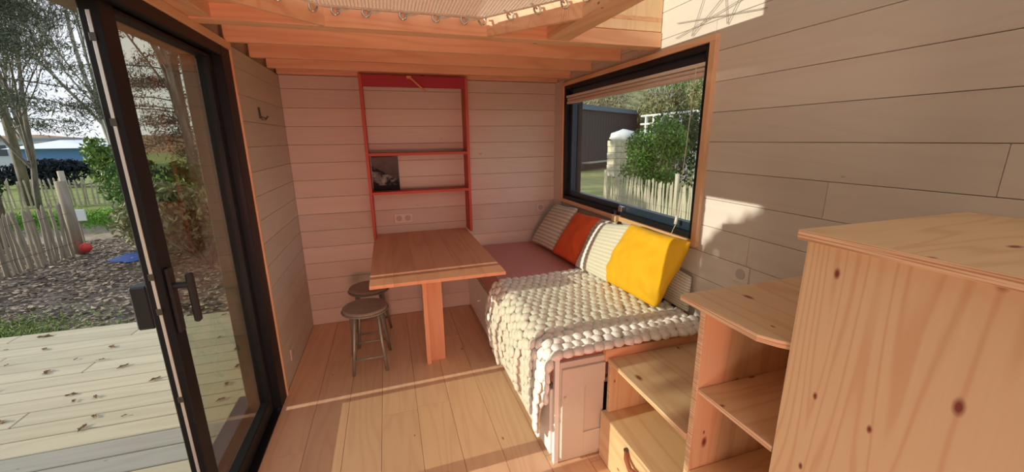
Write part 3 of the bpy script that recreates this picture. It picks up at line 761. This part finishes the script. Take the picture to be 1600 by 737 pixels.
def gplane(name, x0, x1, y0, y1, z, m, label, n=24, amp=.03, kind='structure'):
    bm = bmesh.new(); g = [[bm.verts.new((x0+(x1-x0)*i/n, y0+(y1-y0)*j/n, z+amp*noise.noise(Vector((i*.7+x0, j*.7, z))))) for j in range(n+1)] for i in range(n+1)]
    for i in range(n):
        for j in range(n): bm.faces.new((g[i][j], g[i+1][j], g[i+1][j+1], g[i][j+1]))
    return tag(build(name, bm, m), label, None, None, kind)
gplane('ground', -140, 140, -40, 160, -.56, lawnm, 'wide lawn ground around the garden', 30, 0)
gplane('mulch_ground', -9, -.9, 3.9, 10.3, GZ, groundm, 'brown leaf mulch ground beyond the deck', 40, .03)
gplane('woodchip_path', -10.5, -2, 10.2, 13.2, GZ+.01, gravelm, 'pale woodchip path strip', 20, .01)
# leaf cards
def leaves_mesh(name, pts, size, m, parent=None, flat=0, up_=False, aspect=.5, seed=1):
    R_ = random.Random(seed); vs, fs = [], []
    for p in pts:
        a = R_.uniform(0, 6.28); tilt = R_.uniform(-.25, .25) if flat else R_.uniform(-1.3, 1.3)
        d = Vector((math.cos(a)*math.cos(tilt), math.sin(a)*math.cos(tilt), math.sin(tilt)))
        q = Vector((R_.uniform(-1, 1), R_.uniform(-1, 1), R_.uniform(-1, 1)))
        if flat: q = Vector((q.x*.3, q.y*.3, 1))
        s_ = d.cross(q).normalized(); L = size*R_.uniform(.6, 1.35); w = L*aspect*.5
        k = len(vs); n_ = d.cross(s_)*L*.12
        vs += [p-d*L*.5, p+s_*w+n_, p+d*L*.5, p-s_*w+n_]; fs.append((k, k+1, k+2, k+3))
    c = Vector(pts[0]); me = bpy.data.meshes.new(name); me.from_pydata([tuple(v-c) for v in vs], [], fs); me.materials.append(m)
    return link(name, me, c, parent)
def leafmat(name, c0, c1, rough=.6, tr=.0):
    M = mat(name, c0, rough, spec=.35); b = M.node_tree.nodes['Principled BSDF']
    g = N(M, 'ShaderNodeNewGeometry'); lk(M, ramp(M, g.outputs['Random Per Island'], 0, c0, 1, c1), b.inputs['Base Color'])
    return M
litm = leafmat('dry_leaf_litter', (.06, .035, .02), (.62, .47, .31), .8)
grs = leafmat('grass_blade', (.12, .20, .03), (.34, .42, .10))
pts = [Vector((rnd.uniform(-8.5, -1.0), 4.25+6.2*rnd.random()**1.3, GZ+.02+.03*rnd.random())) for _ in range(15000)]
tag(leaves_mesh('leaf_litter', pts, .075, litm, flat=1, aspect=.6), 'carpet of dry brown leaves beyond the deck edge', 'leaf litter', None, 'stuff')
pts = []
while len(pts) < 4200:
    x, y = rnd.gauss(-4.4, .6), rnd.gauss(5.1, .34)
    if y > 4.3: pts.append(Vector((x, y, GZ+.04+.03*rnd.random())))
tag(leaves_mesh('grass_patch', pts, .085, grs, aspect=.12), 'green grass tuft patch growing at the deck edge', 'grass', None, 'stuff')
pts = [Vector((rnd.uniform(-10.5, -4.5), rnd.gauss(13.4, .7), GZ+.05+.06*rnd.random())) for _ in range(9000)]
tag(leaves_mesh('grass_strip', pts, .16, leafmat('bright_grass', (.10, .26, .02), (.26, .50, .05)), aspect=.14), 'bright green grass strip before the far picket fence', 'grass', None, 'stuff')
# fallen leaves on the deck
base = None
lv = [(-2.887, 4.097), (-2.715, 3.818), (-2.223, 3.695), (-2.169, 3.478), (-2.366, 3.544), (-2.437, 3.39), (-1.96, 3.309), (-1.648, 3.039), (-2.077, 3.003), (-2.013, 2.914), (-1.906, 2.919), (-1.789, 2.691), (-1.619, 2.641), (-1.789, 2.583), (-1.585, 4.104), (-1.249, 3.338), (-1.154, 3.049), (-1.149, 2.819), (-1.125, 2.635), (-.99, 2.568), (-2.8, 3.6), (-2.6, 3.2), (-2.3, 2.8), (-3.0, 3.9), (-1.45, 3.6), (-1.4, 3.9)]
lfm = noisy('brown_oak_leaf', (.10, .055, .025), (.22, .12, .06), 30, .8)
for i, (x, y) in enumerate(lv):
    if base is None:
        bm = bmesh.new(); n = 14; top = []; 
        for k in range(n):
            a = 2*math.pi*k/n; r_ = .028*(1+.35*math.cos(a*5)); top.append((x+r_*1.5*math.cos(a), y+r_*math.sin(a)*.75, -.078+.012*abs(math.sin(a*1.5))))
        v1 = [bm.verts.new(p) for p in top]; v2 = [bm.verts.new((p[0], p[1], p[2]+.0015)) for p in top]; c1 = bm.verts.new((x, y, -.0785)); c2 = bm.verts.new((x, y, -.073))
        for k in range(n):
            j = (k+1) % n; bm.faces.new((v1[j], v1[k], c1)); bm.faces.new((v2[k], v2[j], c2)); bm.faces.new((v1[k], v1[j], v2[j], v2[k]))
        base = tag(build('fallen_leaf', bm, lfm), 'curled brown leaf lying on the pale deck boards', 'leaf', 'fallen leaves on the deck'); bz = base.location.z
    else:
        o = base.copy(); COL.objects.link(o); o.location = (x, y, bz); o.rotation_euler.z = rnd.uniform(0, 6.28); s_ = rnd.uniform(.3, .8); o.scale = (s_, s_, s_)
# picket fences
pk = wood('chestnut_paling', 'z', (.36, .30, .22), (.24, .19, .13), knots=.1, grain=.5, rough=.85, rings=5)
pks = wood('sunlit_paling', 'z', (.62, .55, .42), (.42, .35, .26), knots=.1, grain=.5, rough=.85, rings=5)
def picket_mesh(h, r_, m, sd_, pale=True):
    R_ = random.Random(sd_); bm = bmesh.new()
    pts = [(R_.uniform(-.012, .012)*(k > 0), R_.uniform(-.01, .01)*(k > 0), h*k/4) for k in range(5)]
    tube(bm, pts, r_, 6, r_*.8); tube(bm, [pts[-1], (pts[-1][0], pts[-1][1], h+.05)], r_*.8, 6, .004)
    bm.normal_update(); me = bpy.data.meshes.new('picket'); bm.to_mesh(me); bm.free(); me.materials.append(m); return me
def fence(name, A, B, zb, h, sp_, r_, m, label, posts=(), lean=.03, seed=3, ph=.25, wires=(.25, .8)):
    R_ = random.Random(seed); r = root(name, (A[0], A[1], zb), label, 'fence'); ms = [picket_mesh(h, r_, m, seed*10+q) for q in range(5)]
    A_, B_ = Vector(A), Vector(B); L = (B_-A_).length; n = int(L/sp_)
    for k in range(n):
        p = A_.lerp(B_, (k+R_.uniform(-.2, .2))/n)
        o = link('picket', ms[R_.randrange(5)], (p.x, p.y, zb-.02), r); o.rotation_euler = (R_.uniform(-lean, lean), R_.uniform(-lean, lean), R_.uniform(0, 3)); o.scale = (1, 1, R_.uniform(.93, 1.06))
    bm = bmesh.new(); d = (B_-A_).normalized(); nn_ = Vector((-d.y, d.x))*(r_+.006)
    for s_ in (1, -1):
        for w in wires: tube(bm, [(A_.x+nn_.x*s_, A_.y+nn_.y*s_, zb+h*w), (B_.x+nn_.x*s_, B_.y+nn_.y*s_, zb+h*w)], .003, 4)
    tag(build('wire', bm, darksteel, r), kind='stuff')
    for (x, y, rr, hh) in posts:
        bm = bmesh.new(); tube(bm, [(x, y, zb-.05), (x+.01, y, zb+hh*.5), (x, y, zb+hh)], rr, 10, rr*.92); build('post', bm, m, r, True)
fence('picket_fence', (-6.1, 4.9), (-5.62, 9.12), GZ, .98, .074, .026, pk, 'weathered split picket fence left of the garden gap', [(-5.62, 9.2, .085, 1.36)], .035)
fence('picket_fence', (-14.5, 17.2), (-5.5, 17.0), GZ, .86, .13, .03, pks, 'distant sunlit picket fence before the pale garden', [(-10.3, 17.0, .09, 1.15), (-8.35, 16.9, .10, 1.2)], .06, 5)
# red ball, blue tarp, sign
bm = bmesh.new(); bmesh.ops.create_uvsphere(bm, u_segments=20, v_segments=12, radius=.085, matrix=Matrix.Translation((-5.45, 9.1, GZ+.14)))
tag(build('ball', bm, mat('red_rubber', (.75, .05, .04), .5), None, True), 'red ball beside the picket fence post', 'ball')
bm = bmesh.new(); prism(bm, [(-4.75, 8.3), (-4.3, 8.1), (-3.95, 8.5), (-4.3, 8.95), (-4.7, 8.75)], GZ+.03, GZ+.045); tag(build('tarp', bm, mat('blue_plastic', (.03, .09, .35), .4)), 'crumpled blue plastic sheet lying on the mulch', 'sheet')
box_ = tag(box('sign_board', -6.10, -5.80, 9.9, 9.93, .02, .25, wlac, None, .004), 'small blank white board on a stake behind the fence end', 'sign')
bm = bmesh.new(); tube(bm, [(-5.95, 9.945, GZ), (-5.95, 9.945, .2)], .015, 6); build('stake', bm, pk, box_)
# far building, hedge and hill on the left
hs = root('garden_house', (-24, 41, GZ), 'low blue house with a white sloping roof far beyond the left garden', 'house')
bm = bmesh.new(); bx(bm, -27, -22.4, 41, 47, GZ, 1.25); build('wall', bm, mat('blue_render', (.12, .24, .50), .8), hs)
bm = bmesh.new()
v = [bm.verts.new(p) for p in ((-27.6, 40.4, 1.2), (-21.8, 40.4, 1.2), (-21.8, 47.6, 1.3), (-27.6, 47.6, 1.3), (-25.2, 42.5, 1.85), (-23.0, 45.5, 1.85))]
for f in ((0, 1, 4), (1, 5, 4), (1, 2, 5), (2, 3, 5), (3, 4, 5), (3, 0, 4), (3, 2, 1, 0)): bm.faces.new([v[q] for q in f])
build('roof', bm, mat('white_roof', (.80, .82, .84), .6), hs)
hs2 = root('garden_house', (-33, 45, GZ), 'pale distant building left of the blue house', 'house')
bm = bmesh.new(); bx(bm, -33, -28.4, 46, 50, GZ, 1.9); build('wall', bm, mat('pale_render', (.55, .58, .62), .8), hs2)
bm = bmesh.new(); bx(bm, -33.3, -28.1, 45.7, 50.3, 1.9, 2.1, .02); build('roof', bm, mat('slate_roof', (.25, .27, .30), .6), hs2)
for k in range(2): box('window', -32+k*1.8, -31+k*1.8, 45.95, 46, .6, 1.5, mat('dark_pane', (.05, .06, .08), .2), hs2, 0)
hillm = noisy('autumn_hillside', (.30, .15, .07), (.42, .27, .14), 6, .95, 8, stretch=(.05, .05, .3))
bm = bmesh.new(); n = 40
ridge = []
for i in range(n+1):
    x = -150+i*6.0; z = 3.4+2.2*noise.noise(Vector((i*.31, 1, 0)))+1.2*noise.noise(Vector((i*1.7, 4, 0)))+(2.5 if x > 20 else 0); ridge.append((x, z))
a = [bm.verts.new((x, 105, -.6)) for x, z in ridge]; b2 = [bm.verts.new((x, 125, z)) for x, z in ridge]; c2 = [bm.verts.new((x, 150, -.6)) for x, z in ridge]
for i in range(n): bm.faces.new((a[i], a[i+1], b2[i+1], b2[i])); bm.faces.new((b2[i], b2[i+1], c2[i+1], c2[i]))
tag(build('hill', bm, hillm), 'reddish brown autumn hillside on the horizon', None, None, 'structure')

wood_hill = noisy('wooded_slope', (.13, .16, .05), (.44, .38, .20), 9, .95, 9, stretch=(.06, .06, .12))
bm = bmesh.new(); rows = []
for i in range(31):
    x = 34+i*5.0; hz = (15+min(1, (x-34)/60)*9)+3*noise.noise(Vector((i*.37, 7, 0)))+1.5*noise.noise(Vector((i*1.9, 2, 0)))
    rows.append([bm.verts.new((x*.8, 62-.0*i, -.6)), bm.verts.new((x*.95, 82, hz*.62)), bm.verts.new((x*1.1, 100, hz)), bm.verts.new((x*1.2, 130, -.6))])
for a_, b_ in zip(rows, rows[1:]):
    for k in range(3): bm.faces.new((a_[k], b_[k], b_[k+1], a_[k+1]))
tag(build('wooded_hill', bm, wood_hill), 'olive and straw coloured wooded slope behind the shed', None, None, 'structure')
# trees and shrubs
barkm = noisy('grey_brown_bark', (.16, .13, .10), (.32, .27, .21), 14, .9, stretch=(1, 1, .2))
barkp = noisy('pale_bark', (.36, .34, .30), (.50, .47, .42), 14, .9, stretch=(1, 1, .3))
def branch(segs, p, d, L, r, depth, R_, spread=.55, upb=.12, kids=3, tips=None, bend=.13):
    n = 4; pts = [p]; q = p.copy(); dd = d.copy()
    for k in range(n):
        dd = (dd+Vector((R_.uniform(-1, 1), R_.uniform(-1, 1), R_.uniform(-1, 1)))*bend+Vector((0, 0, upb*.3))).normalized(); q = q+dd*L/n; pts.append(q.copy())
    segs.append((pts, r, r*.6))
    if depth == 0:
        if tips is not None: tips += pts[1:]
        return
    for k in range(kids):
        t = R_.uniform(.35, 1.0); i = min(n-1, int(t*n)); o = pts[i].lerp(pts[i+1], t*n-i if t*n-i <= 1 else 1)
        nd = (dd+Vector((R_.uniform(-1, 1), R_.uniform(-1, 1), R_.uniform(-.5, .9)))*spread*1.4+Vector((0, 0, upb))).normalized()
        branch(segs, o, nd, L*R_.uniform(.55, .8), r*.52, depth-1, R_, spread, upb, kids, tips, bend)
    if depth > 0: branch(segs, pts[-1], dd, L*.7, r*.6, depth-1, R_, spread, upb, kids, tips, bend)
def tree(name, base, h, r, depth, seed, label, m=barkm, lean=(0, 0, 1), leafm=None, lsize=.1, lper=0, kids=3, group='trees beyond the garden fence', spread=.55, cat='tree', jitter=.15, aspect=.45, upb=.12, bend_=.13):
    R_ = random.Random(seed); root_ = root(name, base, label, cat, group); segs = []; tips = []
    branch(segs, Vector(base), Vector(lean).normalized(), h*.42, r, depth, R_, spread, upb, kids, tips, bend_)
    bm = bmesh.new(); tube(bm, segs[0][0], segs[0][1], 8, segs[0][2]); build('trunk', bm, m, root_, True)
    bm = bmesh.new()
    for pts, a, b in segs[1:]: tube(bm, pts[::2] if a < .01 else pts, max(a, .005), 3 if a < .02 else 5, max(b, .003), False)
    tag(build('branches', bm, m, root_, True), kind='stuff')
    if leafm:
        pts = [t+Vector((R_.gauss(0, jitter), R_.gauss(0, jitter), R_.gauss(0, jitter*.6))) for t in tips for _ in range(lper)]
        tag(leaves_mesh('foliage', pts, lsize, leafm, root_, seed=seed, aspect=aspect), kind='stuff')
    return root_
def shrub(name, c, rad, n, size, m, label, seed=1, cat='shrub', group=None, core=True, stems=8, aspect=.5):
    R_ = random.Random(seed); r = root(name, (c[0], c[1], c[2]-rad[2]), label, cat, group); pts = []
    bl_ = [(Vector((R_.uniform(-.6, .6)*rad[0], R_.uniform(-.6, .6)*rad[1], R_.uniform(-.55, .6)*rad[2])), R_.uniform(.35, .6)) for _ in range(9)]
    for _ in range(n):
        o, s_ = bl_[R_.randrange(9)]; d = Vector((R_.gauss(0, 1), R_.gauss(0, 1), R_.gauss(0, 1))).normalized()*(R_.random()**.35)
        pts.append(Vector(c)+o+Vector((d.x*rad[0]*s_, d.y*rad[1]*s_, d.z*rad[2]*s_)))
    tag(leaves_mesh('foliage', pts, size, m, r, seed=seed, aspect=aspect), kind='stuff')
    bm = bmesh.new(); b0 = Vector((c[0], c[1], c[2]-rad[2]))
    for k in range(stems):
        o = bl_[k % 9][0]; tube(bm, [b0, b0.lerp(Vector(c)+o, .5)+Vector((R_.uniform(-.1, .1), R_.uniform(-.1, .1), 0)), Vector(c)+o], .03, 5, .01)
    build('stem', bm, barkm, r)
    return r
def conifer(name, base, h, seed, label, R0=2.2, z0=.22, nb=46, m=None, per=70, size=.10, group='trees beyond the garden fence', upt=.1):
    R_ = random.Random(seed); r = root(name, base, label, 'tree', group); b = Vector(base); bm = bmesh.new()
    tube(bm, [b, b+Vector((.05, 0, h*.5)), b+Vector((0, .05, h))], .13, 8, .03); build('trunk', bm, barkm, r, True)
    bm = bmesh.new(); pts = []
    for k in range(nb):
        f = k/nb; z = h*(z0+(1-z0)*f); a = R_.uniform(0, 6.28); L = R0*(1-f*.75)*R_.uniform(.6, 1.15)
        p = [b+Vector((0, 0, z))]; 
        for q in range(1, 5):
            t = q/4; p.append(b+Vector((math.cos(a)*L*t+R_.uniform(-.05, .05), math.sin(a)*L*t, z+L*(upt*t*2-.28*t*t)+R_.uniform(-.04, .04))))
        tube(bm, p, .022, 4, .006, False)
        for _ in range(per):
            t = R_.random()**.6*3.99; i = int(t); c = p[i].lerp(p[i+1], t-i); s_ = .09+.13*L*.4*(1-abs(t/4-.6)); pts.append(c+Vector((R_.gauss(0, s_), R_.gauss(0, s_), R_.gauss(.0, .085))))
    tag(build('branches', bm, barkm, r), kind='stuff')
    tag(leaves_mesh('foliage', pts, size, m or pineL, r, seed=seed, aspect=.16), kind='stuff')
    return r
pineL = leafmat('pine_needles', (.045, .065, .04), (.15, .16, .085)); dkg = leafmat('dark_green_leaf', (.018, .045, .015), (.07, .13, .035)); mdg = leafmat('mid_green_leaf', (.04, .11, .02), (.16, .28, .06), .4)
mdg2 = leafmat('fresh_green_leaf', (.035, .12, .015), (.22, .38, .07), .4); olive = leafmat('olive_leaf', (.16, .16, .06), (.38, .36, .18)); brightg = leafmat('bright_leaf', (.10, .20, .03), (.30, .42, .10), .35); hedgem = leafmat('hedge_leaf', (.012, .018, .03), (.035, .05, .06)); drygrass = leafmat('dry_reed', (.36, .31, .18), (.62, .56, .38))
T = tree
conifer('pine_tree', (-7.4, 10.3, GZ), 7.5, 11, 'tall pine with dark layered boughs at the upper left of the garden', 2.4, .34, 64, per=620)
conifer('pine_tree', (-11.6, 17.5, GZ), 8.5, 23, 'spreading pine standing behind the bare trees', 2.6, .3, 50, per=300, size=.15)
for q_ in (((-8.9, 13.6, GZ), 8.5, .07, 5, (.05, 0, 1), barkm, 'slender bare grey tree behind the near picket fence'),
           ((-7.0, 14.2, GZ), 9.5, .08, 8, (-.16, 0, 1), barkp, 'pale leaning bare tree left of the open door edge'),
           ((-11.9, 16.0, GZ), 9, .09, 15, (.1, 0, 1), barkm, 'bare tree with tangled twigs at the left edge of the view'),
           ((-4.35, 11.6, GZ), 9, .10, 31, (.02, 0, 1), barkm, 'forked bare tree seen through the door glass'),
           ((-7.6, 21, GZ), 10, .09, 33, (.02, 0, 1), barkp, 'bare tree far behind the door glass'),
           ((-14, 21, GZ), 10, .10, 43, (.05, 0, 1), barkm, 'broad bare tree beyond the distant picket fence'),
           ((-17.5, 27, GZ), 9, .10, 44, (.1, 0, 1), barkm, 'grey bare tree standing before the blue house')):
    T('bare_tree', q_[0], q_[1], q_[2], 5, q_[3], q_[6], m=q_[5], lean=q_[4], kids=3 if q_[3] not in (43, 15) else 4, spread=.42, bend_=.07)
conifer('conifer_tree', (-4.9, 12.6, GZ), 9.0, 51, 'dark conifer with layered boughs seen through the door glass', 2.3, .18, 80, per=480)
gt = shrub('shade_tree', (-7.2, .62, 3.42), (.85, .62, .62), 14000, .10, mdg, 'round headed tree added outside the view to shade the right wall', 61, 'tree')  # unseen tree added to keep sun off the lower right wall
gt.location.z = GZ
for ch_ in gt.children: ch_.location.z += (3.42-.62)-GZ
bm = bmesh.new(); tube(bm, [(-7.2, .62, GZ), (-7.18, .64, 1.2), (-7.2, .62, 2.9)], .07, 8, .05); build('trunk', bm, barkm, gt, True)
shrub('laurel_shrub', (-6.6, 12.6, .9), (.55, .5, .75), 1300, .13, brightg, 'glossy bright green laurel beside the door edge', 3)
shrub('laurel_shrub', (-3.6, 9.0, 0.2), (.7, .6, .72), 1600, .12, brightg, 'green shrub behind the lower door glass', 4)
shrub('garden_shrub', (-3.0, 7.6, .25), (1.1, .8, .78), 4200, .11, olive, 'olive green hedge shrub filling the door glass', 6)
shrub('garden_shrub', (-4.8, 11.2, .45), (1.2, .8, 1.0), 4200, .12, mdg, 'tall green shrub behind the olive one', 9)
shrub('garden_shrub', (-8.9, 11.8, .45), (.7, .7, .95), 2200, .12, dkg, 'dark evergreen bush behind the near picket fence', 7)
shrub('garden_shrub', (-10.6, 12.5, .55), (1.2, .8, 1.05), 2800, .12, dkg, 'dark evergreen bush at the left edge of the view', 8)
shrub('hedge', (-14.6, 25, .25), (3.4, .9, .75), 4200, .22, hedgem, 'dark clipped hedge in front of the blue house', 12, 'hedge')
shrub('laurel_shrub', (-8.1, 16.1, .5), (.5, .5, .55), 800, .14, mdg, 'small leafy shrub by the distant fence post', 14)

# ---- view through the picture window
gplane('side_lawn', 1.9, 60, 2, 60, -.54, noisy('dry_lawn', (.30, .30, .10), (.44, .42, .17), 1.5, .95, 6), 'sunlit lawn beyond the picture window', 20, .02)
fence('picket_fence', (7.0, 5.6), (7.0, 11.95), GZ-.03, .86, .085, .026, pks, 'sunlit picket fence outside the picture window', [(7.0, 8.40, .06, 1.12), (7.0, 11.9, .05, .98)], .05, 9)
sh_ = root('garden_shed', (14, 26, GZ), 'dark grey flat roofed shed beyond the window lawn', 'shed')
dkw = mat('dark_grey_cladding', (.045, .047, .055), .7)
A_, B_ = Vector((10.2, 22.0)), Vector((19.3, 27.95)); d_ = (B_-A_).normalized(); n_ = Vector((-d_.y, d_.x))
def strip_(name, s0, s1, o0, o1, z0, z1, m, par):
    pts = [A_+d_*s0+n_*o0, A_+d_*s1+n_*o0, A_+d_*s1+n_*o1, A_+d_*s0+n_*o1]
    bm = bmesh.new(); prism(bm, [tuple(p) for p in pts], z0, z1); return build(name, bm, m, par)
Ls = (B_-A_).length
strip_('wall', 0, Ls, .05, 5, GZ, 3.2, gapm, sh_)
k = 0; x = 0
while x < Ls-.01:
    strip_('cladding_board', x+.01, min(x+.38, Ls), 0, .05, GZ+.1, 3.2, dkw, sh_); x += .39
strip_('roof_fascia', -.1, Ls+.15, -.12, 5.1, 3.2, 3.5, mat('slate_blue_fascia', (.13, .19, .27), .6), sh_)
strip_('bench_seat', 1.5, 5.2, -.7, -.25, GZ+.45, GZ+.52, pks, sh_)
st = root('stone_pillar', (11.6, 18.7, GZ), 'pale stone pillar with a white draped top by the shed', 'pillar')
stm = noisy('pale_stone', (.56, .47, .33), (.78, .70, .55), 3, .9)
for i in range(6):
    for j in range(2):
        x0 = 11.2+j*.42+(.0 if i % 2 else .02); box('stone', x0, x0+.41, 18.3, 19.0, GZ+i*.31, GZ+i*.31+.30, stm, st, .02)
bm = bmesh.new(); bmesh.ops.create_icosphere(bm, subdivisions=3, radius=1)
for v in bm.verts: q = 1+.25*noise.noise(v.co*2.2); v.co = Vector((11.95+v.co.x*.75*q, 18.6+v.co.y*.5*q, 1.55+v.co.z*.34*q))
build('white_cover', bm, mat('white_cloth', (.78, .78, .76), .9), st, True)
pg = root('pergola', (13, 16, GZ), 'white slatted pergola behind the garden bush', 'pergola'); pw = mat('pergola_white', (.72, .71, .68), .7)
for k in range(8): box('post', 12.6, 12.72, 13.4+k*.62, 13.52+k*.62, GZ, 2.55, pw, pg, .01)
for z in (2.5, 2.1, 1.7, 1.25, .8): box('rail', 12.58, 12.74, 13.2, 18.2, z, z+.09, pw, pg, .01)
shrub('garden_bush', (9.0, 11.9, .7), (1.05, 1.35, 1.3), 12000, .10, mdg2, 'dense green bush behind the window fence', 21)
shrub('garden_bush', (10.8, 13.2, 1.0), (.9, 1.4, 1.5), 3500, .13, dkg, 'darker bush against the white pergola', 22)
for i, (x, y, z, rx, ry, rz, m, lb) in enumerate([(16.5, 35, 3.6, 6, 2, 4.6, drygrass, 'pale dry reeds above the shed roof'), (25, 34, 4.4, 4.5, 2.5, 4.4, drygrass, 'straw coloured trees behind the shed'), (21, 27, 2.6, 3, 3, 3.1, olive, 'olive thicket behind the pergola'), (27, 30, 4.2, 4.5, 3, 5.0, mdg, 'green treetops behind the pergola'), (24, 23, 3.2, 3.4, 3.8, 4.2, olive, 'loose olive shrub at the right of the window')]):
    shrub('thicket', (x, y, rz+GZ-.1), (rx, ry, rz), 9000, .36, m, lb, 40+i, 'trees', aspect=.22)
T('bare_tree', (20.5, 27.0, GZ), 8, .14, 3, 71, 'bare trunk rising at the end of the shed', kids=3, m=barkp)
box('red_flag', 20.0, 20.05, 17.2, 18.3, 3.2, 4.0, mat('faded_red', (.55, .16, .10), .8), None, .01) if False else None
